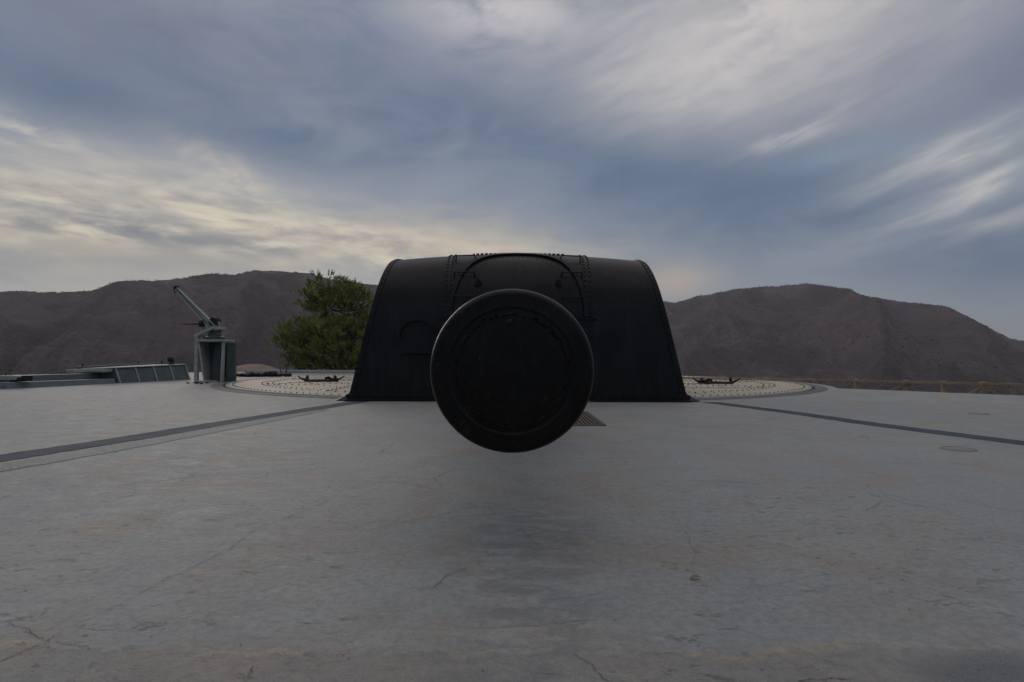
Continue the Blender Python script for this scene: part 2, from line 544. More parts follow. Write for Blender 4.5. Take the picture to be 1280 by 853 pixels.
for nm_, arr_ in (('veg_shade', veg_shade), ('wood', wood_)):
    at_ = me.attributes.new(nm_, 'FLOAT', 'POINT'); at_.data.foreach_set('value', np.append(arr_, 0).astype(np.float32))
me.polygons.foreach_set('use_smooth', [True] * len(me.polygons))
bm = bmesh.new(); bm.from_mesh(me); bmesh.ops.recalc_face_normals(bm, faces=bm.faces)
up = sum(1 for f in list(bm.faces)[:200] if f.normal.z > 0)
if up < 100: bmesh.ops.reverse_faces(bm, faces=bm.faces)
bm.to_mesh(me); bm.free()
hills = bpy.data.objects.new('hills', me); C.objects.link(hills)
tag(hills, kind='structure')

# scrub on the hills: too many to count, one object
rng = np.random.default_rng(4)
n_s = 15000
s_az = rng.uniform(-45, 45, n_s)
s_D = ridge_dist(s_az)
u = rng.uniform(0, 1, n_s)
s_r = np.where(u < .34, s_D * rng.uniform(.985, 1.003, n_s), 400 + (s_D - 400) * rng.uniform(0, 1, n_s) ** .8)
clump = fbm(s_az * .45, s_r * .012, 3, 77)
right = s_az > 8
keep = (rng.uniform(0, 1, n_s) < np.where(right, .95, .45)) & (clump > np.where(u < .34, np.where(right, .22, .5), .44))
s_az, s_r, right = s_az[keep], s_r[keep], right[keep]
s_z = terrain_z(s_az, s_r)
sv, sf = [], []
ICO_V = [(0, 0, 1), (.894, 0, .447), (.276, .851, .447), (-.724, .526, .447), (-.724, -.526, .447), (.276, -.851, .447), (0, 0, -.3)]
ICO_F = [(0, 1, 2), (0, 2, 3), (0, 3, 4), (0, 4, 5), (0, 5, 1), (6, 2, 1), (6, 3, 2), (6, 4, 3), (6, 5, 4), (6, 1, 5)]
for a, r, z, rt in zip(s_az, s_r, s_z, right):
    k = random.uniform(.5, 1.3) if not rt else random.uniform(.8, 2.2)
    hh = k * random.uniform(.8, 1.5)
    x, y = r * math.sin(R_(a)), r * math.cos(R_(a))
    b0 = len(sv)
    for p in ICO_V:
        j = random.uniform(.7, 1.25)
        sv.append((x + p[0] * k * j, y + p[1] * k * j, float(z) - .3 + (p[2] + .1) * hh * j))
    sf += [(b0 + i, b0 + j, b0 + l) for i, j, l in ICO_F]
me = bpy.data.meshes.new('scrub'); me.from_pydata(sv, [], sf); me.materials.append(M['scrub'])
o = bpy.data.objects.new('scrub', me); C.objects.link(o)
tag(o, 'dark low scrub scattered over the far hills', 'scrub', kind='stuff')

# ------------------------------------------------------------------ concrete platform (the pavement)
RC = Vector((.23, 24.4, 0)); RR_OUT = 11.40
poly = [(34, -7), (-34, -7), (-34, 20), (-25, 30), (-17, 37), (-7, 41), (0, 38.5)]
for k in range(0, 41):
    a = R_(88 - k * (88 + 25) / 40)
    poly.append((RC.x + (RR_OUT + .3) * math.cos(a), RC.y + (RR_OUT + .3) * math.sin(a)))
poly += [(14.2, 15.75), (22.5, 6.4), (34, -1)]
mb = MB()
n = len(poly)
mb.add([(x, y, 0) for x, y in poly] + [(x * 1.0, y, -.75) for x, y in poly],
       [list(range(n)), list(reversed(range(n, 2 * n)))] + [(i, (i + 1) % n, n + (i + 1) % n, n + i) for i in range(n)])
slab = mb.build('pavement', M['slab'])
tag(slab, kind='structure')


def ribbon(mb, pts, w, z=.004, jit=.35, sub=8, wob=.02):
    """flat irregular strip along a polyline on the slab; wob = sideways wander"""
    line = []
    for (a, b) in zip(pts[:-1], pts[1:]):
        for k in range(sub): line.append(Vector(a).lerp(Vector(b), k / sub))
    line.append(Vector(pts[-1]))
    L, Rr = [], []
    for i, p in enumerate(line):
        t = (line[min(i + 1, len(line) - 1)] - line[max(0, i - 1)]).normalized()
        s = Vector((-t.y, t.x, 0))
        c = p + s * random.uniform(-wob, wob)
        ww = w * (1 + random.uniform(-jit, jit)) / 2
        if jit > .3: ww *= min(1, .15 + 2 * min(i, len(line) - 1 - i) / len(line) * 2)
        L.append((c.x + s.x * ww, c.y + s.y * ww, z)); Rr.append((c.x - s.x * ww, c.y - s.y * ww, z))
    m = len(L)
    mb.add(L + Rr, [(i, i + 1, m + i + 1, m + i) for i in range(m - 1)])


cracks = [
    ([(442, 600), (420, 622), (396, 634), (360, 647), (322, 662), (290, 686), (246, 708), (214, 722), (170, 748), (120, 772), (88, 786)], .008),
    ([(88, 786), (62, 802), (20, 820), (-40, 842)], .012),
    ([(135, 810), (110, 806), (64, 798), (40, 784), (0, 772)], .007),
    ([(148, 626), (160, 622), (174, 619)], .012),
    ([(220, 628), (245, 629), (270, 626)], .006),
    ([(520, 735), (545, 732), (562, 715), (600, 705)], .010),
    ([(325, 826), (318, 842), (308, 856)], .010),
    ([(715, 812), (735, 822), (748, 838), (766, 853)], .009),
    ([(985, 850), (1010, 843), (1035, 842), (1066, 841)], .012),
    ([(824, 630), (840, 640), (856, 662), (868, 690), (862, 712)], .005),
    ([(1026, 625), (1050, 622), (1072, 617)], .008),
    ([(0, 668), (22, 665), (50, 668)], .008),
    ([(640, 655), (660, 668), (676, 682), (720, 690)], .006),
    ([(1130, 742), (1165, 748), (1230, 752)], .006),
]
mb = MB()
for pts, w in cracks:
    ribbon(mb, [G(x, y) for x, y in pts], w * .27, .0035, .8, 9, .007)
mb.build('cracks', M['crack'], slab)

# two dark bitumen joints running from the gun shield to the front, with an older paler strip by the left one
mb = MB()
ribbon(mb, [G(458, 501.5), G(300, 527), G(150, 552), G(0, 575.5), G(-300, 622)], .42, .005, .06, 14, .008)
tag(mb.build('pavement_joint', M['joint']), kind='structure')
mb = MB()
ribbon(mb, [G(400, 513.3), G(300, 533), G(150, 561), G(0, 587.5), G(-300, 640)], .40, .004, .05, 14, .008)
tag(mb.build('pavement_strip', M['joint_pale']), kind='structure')
mb = MB()
ribbon(mb, [G(886, 502), G(1000, 516), G(1085, 528), G(1280, 552), G(1500, 580)], .40, .004, .08, 14, .008)
tag(mb.build('pavement_joint', M['joint']), kind='structure')

# ------------------------------------------------------------------ riveted round deck
deck = thing('gun_deck', 'round cream riveted steel deck with grey rim around the gun shield', 'gun deck', RC)
mb = MB()
mb.lathe([(11.04, .004), (11.04, .014), (11.38, .014), (11.40, .004)], 180, 'Z')
mb.build('rim', M['rim'], deck, smooth=30)
mb = MB()
mb.lathe([(10.86, .006), (10.86, .036), (10.92, .038), (10.94, .006)], 180, 'Z')
mb.build('edge_band', M['pale'], deck, smooth=30)
mb = MB()
mb.lathe([(0.05, .006), (10.85, .006)], 120, 'Z')
mb.lathe([(10.945, .006), (11.035, .006)], 120, 'Z')
mb.build('deck_bed', M['pit'], deck)
NS = 12
SA = 2 * PI / NS
mb = MB()
g = .012
rows = [2.5, 4.0, 6.4, 7.5, 8.6, 9.62, 9.66, 10.66]


def pol(r, a, z): return (r * math.cos(a), r * math.sin(a), z)


for r0, r1, zt in ((2.5, 6.38, .03), (6.42, 9.62, .03), (9.66, 10.84, .034)):
    k = 10
    vs, fs = [], []
    for i in range(k + 1):
        for r in (r0, r1):
            a0 = g / r
            a = a0 + (SA - 2 * a0) * i / k
            vs += [pol(r, a, zt), pol(r, a, .008)]
    for i in range(k):
        b0 = i * 4; b1 = b0 + 4
        fs += [(b0, b0 + 2, b1 + 2, b1), (b0, b1, b1 + 1, b0 + 1), (b0 + 2, b0 + 3, b1 + 3, b1 + 2)]
    fs += [(0, 1, 3, 2), (4 * k, 4 * k + 2, 4 * k + 3, 4 * k + 1)]
    mb.add(vs, fs)
# curved seam strap between two plates
mb.slot = 0
pts = []
for i in range(13):
    t = i / 12
    pts.append(Vector(pol(6.7 + 2.9 * t ** 1.6, SA * (.12 + .74 * t), .036)))
for a_, b_ in zip(pts[:-1], pts[1:]): mb.bar(a_, b_, .13, .014)
mb.slot = 1
for i in range(13):
    if i % 1 == 0: mb.dome(pts[i] + Vector((0, 0, .006)), (0, 0, 1), .028, .03)
for r, nn in ((10.72, 22), (9.8, 14), (9.45, 14), (8.2, 9), (7.2, 8), (6.2, 8), (4.4, 5)):
    for i in range(nn):
        mb.dome(pol(r, SA * (i + .5) / nn, .034 if r > 9.6 else .03), (0, 0, 1), .023, .028)
for i in range(14):
    for sg in (0, 1):
        r = 6.6 + i * .21
        a = .075 / r
        mb.dome(pol(r, SA - a if sg else a, .03), (0, 0, 1), .024, .028)
plate = mb.build('deck_plate', [M['cream'], M['rivet']], deck)
for k in range(1, NS):
    c = plate.copy(); c.parent = deck; c.rotation_euler = (0, 0, k * SA); C.objects.link(c)

# ------------------------------------------------------------------ the gun: shield and barrel
MUZ = Vector((0, 2.81, .947))
gun = thing('coastal_gun', 'huge black coastal gun, barrel end facing the viewer, with riveted curved shield', 'coastal gun',
            (0, 0, 0), 0)
SX = .14          # shield centre offset in x
PROF = [(13.30, 0.0), (13.335, .6), (13.365, 1.2), (13.40, 1.8), (13.46, 2.25), (13.57, 2.65), (13.76, 2.97), (14.05, 3.22), (14.42, 3.37),
        (14.95, 3.47), (15.8, 3.53), (17.5, 3.52), (19.5, 3.42), (21.5, 3.22), (22.6, 2.9)]


def catmull(pts, sub):
    out = []
    for i in range(len(pts) - 1):
        p0, p1, p2, p3 = pts[max(i - 1, 0)], pts[i], pts[i + 1], pts[min(i + 2, len(pts) - 1)]
        for k in range(sub):
            t = k / sub
            out.append(tuple(.5 * ((2 * b) + (-a + c) * t + (2 * a - 5 * b + 4 * c - d) * t * t + (-a + 3 * b - 3 * c + d) * t ** 3)
                             for a, b, c, d in zip(p0, p1, p2, p3)))
    out.append(pts[-1])
    return out


CUR = np.array(catmull(PROF, 6))
ARC = np.concatenate(([0], np.cumsum(np.hypot(*np.diff(CUR, axis=0).T))))


def s_of_z(z): return float(np.interp(z, CUR[:60, 1], ARC[:60]))      # only on the rising part
def s_of_y(y): return float(np.interp(y, CUR[:, 0], ARC))
def half_w(z): return 3.87 - .225 * z


def S(x, s, off=0.0):
    """point of the shield's front/roof surface (x across, s along the profile), lifted by off along the normal"""
    def q(x, s):
        y = float(np.interp(s, ARC, CUR[:, 0])); z = float(np.interp(s, ARC, CUR[:, 1]))
        hw = half_w(z)
        w = min(1, max(0, (z - 2.2) / 1.1)); w = w * w * (3 - 2 * w)
        return Vector((x, y, z + .16 * max(0, 1 - (x / hw) ** 2) * w))
    p = q(x, s)
    e = .02
    tx = q(x + e, s) - q(x - e, s); ts = q(x, s + e) - q(x, max(0, s - e))
    nn = tx.cross(ts).normalized()
    if nn.y > 0 and nn.z < 0: nn = -nn
    return p + nn * off + Vector((SX, 0, 0)), nn


# main hood
mb = MB()
ncol = 28
rowsn = []
for i in range(len(CUR)):
    z = CUR[i, 1]
    hw = half_w(z)
    rowsn.append([S(hw * (2 * j / ncol - 1), ARC[i])[0] for j in range(ncol + 1)])
vs = [p for r in rowsn for p in r]
fs = []
nr_ = len(CUR)
for i in range(nr_ - 1):
    for j in range(ncol):
        a = i * (ncol + 1) + j
        fs.append((a, a + 1, a + ncol + 2, a + ncol + 1))
base = len(vs)
vs += [Vector((half_w(0) + SX, 23.0, 0)), Vector((-half_w(0) + SX, 23.0, 0))]
fs.append([i * (ncol + 1) for i in range(nr_)] + [base + 1])
fs.append([i * (ncol + 1) + ncol for i in reversed(range(nr_))] + [base])
fs.append([(nr_ - 1) * (ncol + 1) + j for j in range(ncol + 1)] + [base, base + 1])
mb.add(vs, fs)
shield = mb.build('shield', M['black'], gun, smooth=35)


def strap(name, xfun, s0, s1, w, rows, pitch, off=.018, rr=.025, steps=60, par=None):
    """a riveted strap laid along the profile"""
    mb = MB()
    L = []
    for i in range(steps + 1):
        s = s0 + (s1 - s0) * i / steps
        x = xfun(s)
        a, _ = S(x - w / 2, s, off); b, _ = S(x + w / 2, s, off)
        a0, _ = S(x - w / 2, s, -.02); b0, _ = S(x + w / 2, s, -.02)
        L += [a, b, b0, a0]
    fs = []
    for i in range(steps):
        for k in range(4):
            fs.append((i * 4 + k, i * 4 + (k + 1) % 4, (i + 1) * 4 + (k + 1) % 4, (i + 1) * 4 + k))
    fs += [(0, 1, 2, 3), (4 * steps + 3, 4 * steps + 2, 4 * steps + 1, 4 * steps)]
    mb.add(L, fs)
    nn = int((s1 - s0) / pitch)
    for i in range(nn):
        s = s0 + (i + .5) * (s1 - s0) / nn
        for dx in rows:
            p, nrm = S(xfun(s) + dx, s, off)
            mb.dome(p, nrm, rr, rr * .9, 7)
    return mb.build(name, M['black'], par or gun, smooth=35)


s_top = s_of_y(17.2)
for sg in (-1, 1):
    strap('rivet_strap', lambda s, sg=sg: sg * 1.62, .16, s_top, .20, (-.055, .055), .115)
    strap('edge_strap', lambda s, sg=sg: sg * (half_w(float(np.interp(s, ARC, CUR[:, 1]))) - .07), .16, s_top, .12, (0,), .13, rr=.022)
# base flange with bolts
mb = MB()
mb.box((SX, 13.27, .075), (half_w(0) * 2 + .06, .05, .15))
mb.box((SX, 13.20, .022), (half_w(0) * 2 + .06, .16, .03))
for i in range(46):
    x = SX - 3.75 + 7.5 * i / 45
    mb.dome((x, 13.17, .037), (0, 0, 1), .024, .026, 6)
    mb.dome((x + .08, 13.245, .10), (0, -1, 0), .018, .016, 6)
mb.build('base_flange', M['black'], gun, bevel=.004)
# curved skirt plates where the flange turns the corner
for sg in (-1, 1):
    mb = MB()
    k = 10
    o0 = Vector((SX + sg * 3.86, 13.35, .012))
    ring = [o0 + Vector((sg * .30 * math.sin(PI / 2 * i / k), -.16 * math.cos(PI / 2 * i / k), 0)) for i in range(k + 1)]
    top = [Vector((SX + sg * (3.84), 13.36, .19))] * 1
    vs = ring + [o0 + Vector((0, .9, 0)), o0 + Vector((sg * .29, .9, 0)), top[0], top[0] + Vector((0, .9, 0))]
    fs = [(i, i + 1, k + 3) for i in range(k)] + [(k, k + 2, k + 4, k + 3), (k + 2, k + 1, k + 4)]
    mb.add(vs, fs)
    mb.build('skirt', M['black'], gun, smooth=30)

# gun port: plate inside the arch, arch frame
sA, sB = s_of_z(2.02), s_of_y(14.30)
AW = 1.50
mb = MB()
k = 36
vs, fs = [], []
prev = None
slev = [.2 + (sA - .2) * i / 10 for i in range(10)] + [sA + (sB - sA) * math.sin(PI / 2 * i / 22) for i in range(22)]
for s in slev:
    w = AW if s < sA else AW * math.sqrt(max(0, 1 - ((s - sA) / (sB - sA)) ** 2))
    w = max(w, .03)
    vs += [S(w * (2 * j / k - 1), s, .012)[0] for j in range(k + 1)]
for i in range(len(slev) - 1):
    for j in range(k):
        a = i * (k + 1) + j
        fs.append((a, a + 1, a + k + 2, a + k + 1))
mb.add(vs, fs)
for i in range(1, 34):
    th = PI * i / 34
    s = sA + (sB - sA) * .88 * math.sin(th)
    p, nrm = S(AW * .86 * math.cos(th), s, .012)
    mb.dome(p, nrm, .017, .014, 6)
mb.build('port_plate', M['black'], gun, smooth=35)
mb = MB()
k = 72
secs = []
for i in range(k + 1):
    th = -.10 + (PI + .20) * i / k

    def pt(th, rad, off):
        ss = math.sin(th)
        s = sA + (sB - sA + .0) * ss * (rad / 1.56) if ss > 0 else sA + .9 * ss
        return S(rad * math.cos(th), s, off)[0]
    secs += [pt(th, 1.515, .07), pt(th, 1.60, .07), pt(th, 1.60, -.02), pt(th, 1.515, -.02)]
fs = []
for i in range(k):
    for j in range(4):
        fs.append((i * 4 + j, i * 4 + (j + 1) % 4, (i + 1) * 4 + (j + 1) % 4, (i + 1) * 4 + j))
fs += [(0, 1, 2, 3), (4 * k + 3, 4 * k + 2, 4 * k + 1, 4 * k)]
mb.add(secs, fs)
mb.build('arch_frame', M['black'], gun, smooth=40)
# riveted band across the roof crown, its rivets seen against the sky
mb = MB()
k = 30
vs = []
for i in range(k + 1):
    x = -1.5 + 3.0 * i / k
    for yy, of in ((14.5, .006), (14.95, .006), (14.95, -.02), (14.5, -.02)): vs.append(S(x, s_of_y(yy), of)[0])
fs = [(i * 4 + j, i * 4 + (j + 1) % 4, (i + 1) * 4 + (j + 1) % 4, (i + 1) * 4 + j) for i in range(k) for j in range(4)]
mb.add(vs, fs + [(0, 1, 2, 3), (4 * k + 3, 4 * k + 2, 4 * k + 1, 4 * k)])
for i in range(21):
    for yy, h_ in ((14.58, .0), (14.85, .06)):
        p, nrm = S(-1.1 + 2.2 * i / 20 + h_, s_of_y(yy), .006)
        mb.dome(p, nrm, .03, .045, 8)
mb.build('roof_band', M['black'], gun, smooth=35)
# ladder rungs
for sg in (-1, 1):
    for (z, yy, dx) in ((3.20, None, 0), (2.84, None, .0), (2.36, None, .03)):
        s = s_of_z(z) if z else s_of_y(yy)
        xa, xb = sg * 1.02, sg * 1.49
        mb = MB()
        pa, na_ = S(xa, s, -.02); pb, nb_ = S(xb, s, -.02)
        off = .13
        up = S(xa, s + .10, 0)[0] - S(xa, s, 0)[0]
        A1, B1 = S(xa, s, off)[0], S(xb, s, off)[0]
        mb.tube([pa - up * .5, pa + na_ * .06 - up * .3, A1 - (A1 - B1) * .03, A1 - (A1 - B1) * .08, B1 + (A1 - B1) * .08, B1 + (A1 - B1) * .03,
                 pb + nb_ * .06 - up * .3, pb - up * .5], .016, 8)
        mb.build('rung', M['iron'], gun, smooth=50)
    # hinge with its rod
    s = s_of_z(2.66)
    mb = MB()
    p, nrm = S(sg * .93, s, .03)
    mb.box(p, (.17, .06, .05)); mb.box(p + Vector((0, -.02, .06)), (.10, .05, .05)); mb.box(p + Vector((sg * .03, -.02, -.055)), (.13, .05, .035))
    mb.tube([S(sg * .93, s + .05, .05)[0], S(sg * .99, s + .16, .1)[0], S(sg * 1.03, s + .24, .12)[0]], .014, 6)
    mb.tube([S(sg * .93, s, .03)[0], S(sg * .93, s_of_z(2.1), .03)[0]], .011, 6)
    mb.build('hinge', M['iron'], gun, bevel=.006)
    mb = MB()
    mb.bar(S(sg * 1.28, s_of_z(1.89), .02)[0], S(sg * 1.78, s_of_z(1.89), .02)[0], .05, .045)
    mb.dome(S(sg * 1.8, s_of_z(1.89), .01)[0], (0, -1, 0), .03)
    mb.build('ledge', M['black'], gun)
# arched hatch low on the left of the shield
mb = MB()
hx0, hz0, hz1 = -2.36, 1.10, 1.44


def arch_band(mb, cx, zc, ra, rb, w, off, a0, a1, k=30):
    secs = []
    for i in range(k + 1):
        th = a0 + (a1 - a0) * i / k
        for rad, of in ((0, off), (w, off), (w, -.02), (0, -.02)):
            secs.append(S(cx + (ra + rad) * math.cos(th), s_of_z(zc + (rb + rad) * math.sin(th)), of)[0])
    fs = []
    for i in range(k):
        for j in range(4):
            fs.append((i * 4 + j, i * 4 + (j + 1) % 4, (i + 1) * 4 + (j + 1) % 4, (i + 1) * 4 + j))
    fs += [(0, 1, 2, 3), (4 * k + 3, 4 * k + 2, 4 * k + 1, 4 * k)]
    mb.add(secs, fs)


arch_band(mb, -2.30, 1.50, .40, .33, .04, .06, -.15, PI + .15)
mb.build('hatch_hood', M['black'], gun, smooth=40)
mb = MB()
vs, fs = [], []
k = 24
outl = [(-2.60, 1.10), (-2.02, 1.10)] + [(-2.31 + .29 * math.cos(PI * i / k), 1.50 + .26 * math.sin(PI * i / k)) for i in range(k + 1)]
for x, z in outl: vs.append(S(x, s_of_z(z), .03)[0])
for x, z in outl: vs.append(S(x, s_of_z(z), -.02)[0])
m_ = len(outl)
fs = [list(range(m_))] + [(i, (i + 1) % m_, m_ + (i + 1) % m_, m_ + i) for i in range(m_)]
mb.add(vs, fs)
for i in range(9): mb.dome(S(-2.55 + .48 * i / 8, s_of_z(1.14), .03)[0], (0, -1, 0), .012, .01, 6)
hatch = mb.build('hatch', M['black'], gun)
mb = MB()
mb.bar(S(-2.63, s_of_z(1.085), .04)[0], S(-1.99, s_of_z(1.085), .04)[0], .06, .035)
mb.build('sill', M['black'], hatch, bevel=.004)

# barrel with its swell, lip and muzzle cover (axis runs from the muzzle into the shield)
ax = Vector((SX, 13.5, .946)) - MUZ
yaw = -math.atan2(ax.x, ax.y)
mb = MB()
mb.lathe([(.392, .10), (.398, .16), (.40, .26), (.375, .45), (.345, .85), (.325, 1.3), (.325, 2.2), (.35, 3.5), (.352, 3.6), (.375, 3.62), (.42, 6.2),
          (.425, 6.3), (.445, 6.32), (.50, 9.4), (.52, 11.2)], 96)
barrel = mb.build('gun_barrel', M['black_cap'], gun, smooth=30, loc=MUZ)
barrel.rotation_euler = (0, 0, yaw)
mb = MB()
lip = [(.297, .011), (.304, .0085), (.309, .0060), (.312, .0058), (.316, .0075), (.336, .007), (.354, .010)]
for i in range(15):
    a = PI / 2 * i / 14
    lip.append((.366 + .035 * math.sin(a), .010 + .042 * (1 - math.cos(a))))
lip += [(.4005, .14), (.392, .17)]
mb.lathe(lip, 160)
mb.build('muzzle_lip', M['black_cap'], barrel, smooth=40)
mb = MB()
mb.lathe([(.0004, .005), (.12, .005), (.258, .007), (.266, .0085), (.276, .009), (.284, .0095), (.298, .0105)], 128)
# uneven sealing bead round the cover
r_ = random.Random(3)
for a0, a1, w in ((.02, .5, 1), (.62, 1.05, 1.2), (1.15, 1.5, .7), (1.55, 1.95, .9), (2.2, 2.65, 1.3), (2.9, 3.4, .8), (3.45, 3.95, 1.1),
                  (4.05, 4.75, .8), (4.85, 5.35, .9), (5.6, 6.1, 1.2)):
    pts, rad = [], []
    nn = int((a1 - a0) / .035)
    for i in range(nn + 1):
        a = a0 + (a1 - a0) * i / nn
        rr = .272 + r_.uniform(-.006, .006)
        pts.append((rr * math.cos(a), .008, rr * math.sin(a)))
        rad.append(max(.0015, (.0050 + r_.uniform(-.003, .0035)) * w))
    mb.tube(pts, rad, 7)
for i in range(90):
    a = r_.uniform(0, 2 * PI); rr = .272 + r_.gauss(0, .007)
    mb.dome((rr * math.cos(a), .006, rr * math.sin(a)), (0, -1, 0), r_.uniform(.003, .008), .008, 6)
cover = mb.build('muzzle_cover', M['black_cap'], barrel, smooth=40)
mb = MB()
mb.dome((-.012, .004, .235), (0, -1, 0), .016, .008, 12)
mb.build('plug', M['iron'], cover, smooth=40)
mb = MB()
mb.lathe([(.53, -.22), (.60, -.20), (.63, -.10), (.63, .35)], 64)
mb.lathe([(.47, -.35), (.56, -.33), (.56, -.1)], 64)
o = mb.build('mantlet', M['black'], gun, smooth=40, loc=(SX, 13.32, .946))

# ------------------------------------------------------------------ iron brackets lying on the deck
def bracket_parts(root):
    r = random.Random(12)
    mb = MB()
    k = 28
    pts = []
    for i in range(k + 1):
        a = 2 * PI * i / k
        pts.append((.62 * math.cos(a), .30 * math.sin(a), .05 + r.uniform(-.008, .008)))
    mb.tube(pts, .035, 8)
    mb.box((0, -.28, .045), (.95, .10, .06)); mb.box((0, .28, .04), (.9, .08, .05))
    mb.build('frame', M['iron'], root, bevel=.01)
    for sg in (-1, 1):
        mb = MB()
        mb.tube([(sg * .5, -.05, .08), (sg * .66, -.05, .10), (sg * .76, -.04, .14), (sg * .86, -.02, .22)], [.045, .04, .032, .022], 8)
        mb.tube([(sg * .55, .1, .05), (sg * .52, .02, .19), (sg * .50, -.05, .22)], [.05, .055, .04], 8)
        mb.build('horn', M['iron'], root, smooth=50)
    mb = MB()
    pts = [(.18 + .35 * i / 30 + r.uniform(-.02, .02), .16 * math.sin(i * 1.3) - .08, .10 + r.uniform(0, .09)) for i in range(31)]
    mb.tube(pts, [.022 + r.uniform(0, .016) for _ in pts], 6)
    mb.build('chain', M['iron'], root, smooth=50)


for (px, py, lab, mir) in ((402, 479.2, 'black iron bracket with chain on the cream deck near the pine', 1),
                           (895, 480.2, 'black iron bracket on the cream deck, on the wooden fence side of the shield', -1)):
    rt = thing('iron_bracket', lab, 'iron bracket', G(px, py) + Vector((0, 0, .03)), 0.08 * mir, 'iron brackets on the gun deck')
    bracket_parts(rt)
    rt.scale = (mir, 1, 1)

# ------------------------------------------------------------------ floor grate, round lids
gr = thing('floor_grate', 'rusty steel floor grate set in the slab beside the muzzle', 'floor grate', (.95, 9.66, 0))
W2, D2 = .44, 1.04
mb = MB()
mb.box((0, 0, .004), (W2 * 2, D2 * 2, .006)); mb.build('pit', M['pit'], gr)
mb = MB()
for sx in (-1, 1): mb.box((sx * (W2 - .02), 0, .013), (.04, D2 * 2, .012))
for sy in (-1, 1): mb.box((0, sy * (D2 - .02), .0125), (W2 * 2 - .082, .04, .011))
mb.build('frame', M['grate'], gr)
mb = MB()
for i in range(13):
    x = -W2 + .07 + (2 * W2 - .14) * i / 12
    mb.box((x, 0, .0125), (.032, D2 * 2 - .084, .010))
mb.build('bars', M['grate'], gr)

for px, py, rr, lab in ((1196, 559.5, .17, 'larger brown round lid on the slab this side of the dark joint'),
                        (1222, 515.5, .16, 'smaller dark round lid on the slab beyond the joint, nearer the fence')):
    mb = MB()
    mb.lathe([(.001, .008), (rr * .8, .008), (rr * .84, .003), (rr * .88, .003), (rr * .92, .012), (rr * .98, .011), (rr * 1.03, .001)], 40, 'Z')
    o = mb.build('manhole_cover', M['lid'], None, smooth=40, loc=G(px, py))
    tag(o, lab, 'lid', 'round lids on the slab')

# ------------------------------------------------------------------ loading crane
K = .0318
cr = thing('loading_crane', 'grey green steel hand crane with raised boom standing on the slab', 'crane', G(270, 478.6))


def L(px, py, y=0.0): return Vector(((px - 270) * K, y, (478.6 - py) * K))


mb = MB()
mb.box(L(251, 479, -.25) + Vector((0, 0, .01)), (.34, .30, .03))
mb.bar(L(251, 478.4, -.25), L(251, 421, -.25), .13, .13, (0, 1, 0))
mb.build('post', M['crane'], cr, bevel=.008)
for dx in (-.5, -.3, .25, .42, .62):
    pass
# open pedestal: back plate, tapered cheek plates, top plate
mb = MB()
mb.hexa([L(253, 478.5, .35), L(285, 478.5, .35), L(285, 478.5, .41), L(253, 478.5, .41)],
        [L(255, 430, .35), L(284, 430, .35), L(284, 430, .41), L(255, 430, .41)])
mb.build('back_plate', M['crane_dark'], cr, bevel=.006)
for xt, xb, w in ((254.5, 263, .06), (283.5, 283, .05)):
    mb = MB()
    mb.hexa([L(xb, 478.3, -.42) - Vector((w / 2, 0, 0)), L(xb, 478.3, -.42) + Vector((w / 2, 0, 0)), L(xb, 478.3, .34) + Vector((w / 2, 0, 0)),
             L(xb, 478.3, .34) - Vector((w / 2, 0, 0))],
            [L(xt, 430, -.36) - Vector((w / 2, 0, 0)), L(xt, 430, -.36) + Vector((w / 2, 0, 0)), L(xt, 430, .34) + Vector((w / 2, 0, 0)),
             L(xt, 430, .34) - Vector((w / 2, 0, 0))])
    mb.build('cheek', M['crane'], cr, bevel=.006)
mb = MB()
mb.hexa([L(263, 478.4, -.05), L(282, 478.4, -.05), L(282, 478.4, 0), L(263, 478.4, 0)], [L(268, 431, .1), L(276, 431, .1), L(276, 431, .15), L(268, 431, .15)])
mb.build('web', M['crane_dark'], cr, bevel=.006)
mb = MB()
mb.box(L(270, 428.5, 0), (1.06, .86, .075)); mb.build('top_plate', M['crane'], cr, bevel=.008)
mb = MB()
mb.box(L(266, 478.0, -.40) + Vector((0, 0, .02)), (.8, .2, .05)); mb.build('foot', M['crane'], cr, bevel=.006)
# side drum
mb = MB()
k = 20
mb.lathe([(.001, 0), (.33, 0), (.33, .03), (.30, .04), (.285, 1.42), (.30, 1.43), (.31, 1.49), (.001, 1.5)], 32, 'Z', c=L(288.5, 478.4, .12) - Vector((.16, 0, 0)))
dr = mb.build('drum', M['crane_dark'], cr, smooth=30)
mb = MB()
mb.box(L(284.8, 478, -.17) + Vector((0, .0, .75)), (.07, .03, 1.2))
for zz in (.25, .35, .45, .55, .9, 1.0, 1.1): mb.dome(L(284.8, 478, -.17) + Vector((0, -.012, zz)), (0, -1, 0), .02)
mb.build('bolted_strip', M['iron'], dr)
# turning head
mb = MB()
mb.lathe([(.001, 0), (.36, 0), (.36, .10), (.25, .14), (.22, .32), (.28, .36), (.001, .36)], 28, 'Z', c=L(268, 427.3, 0))
mb.build('turning_head', M['crane_dark'], cr, smooth=30)
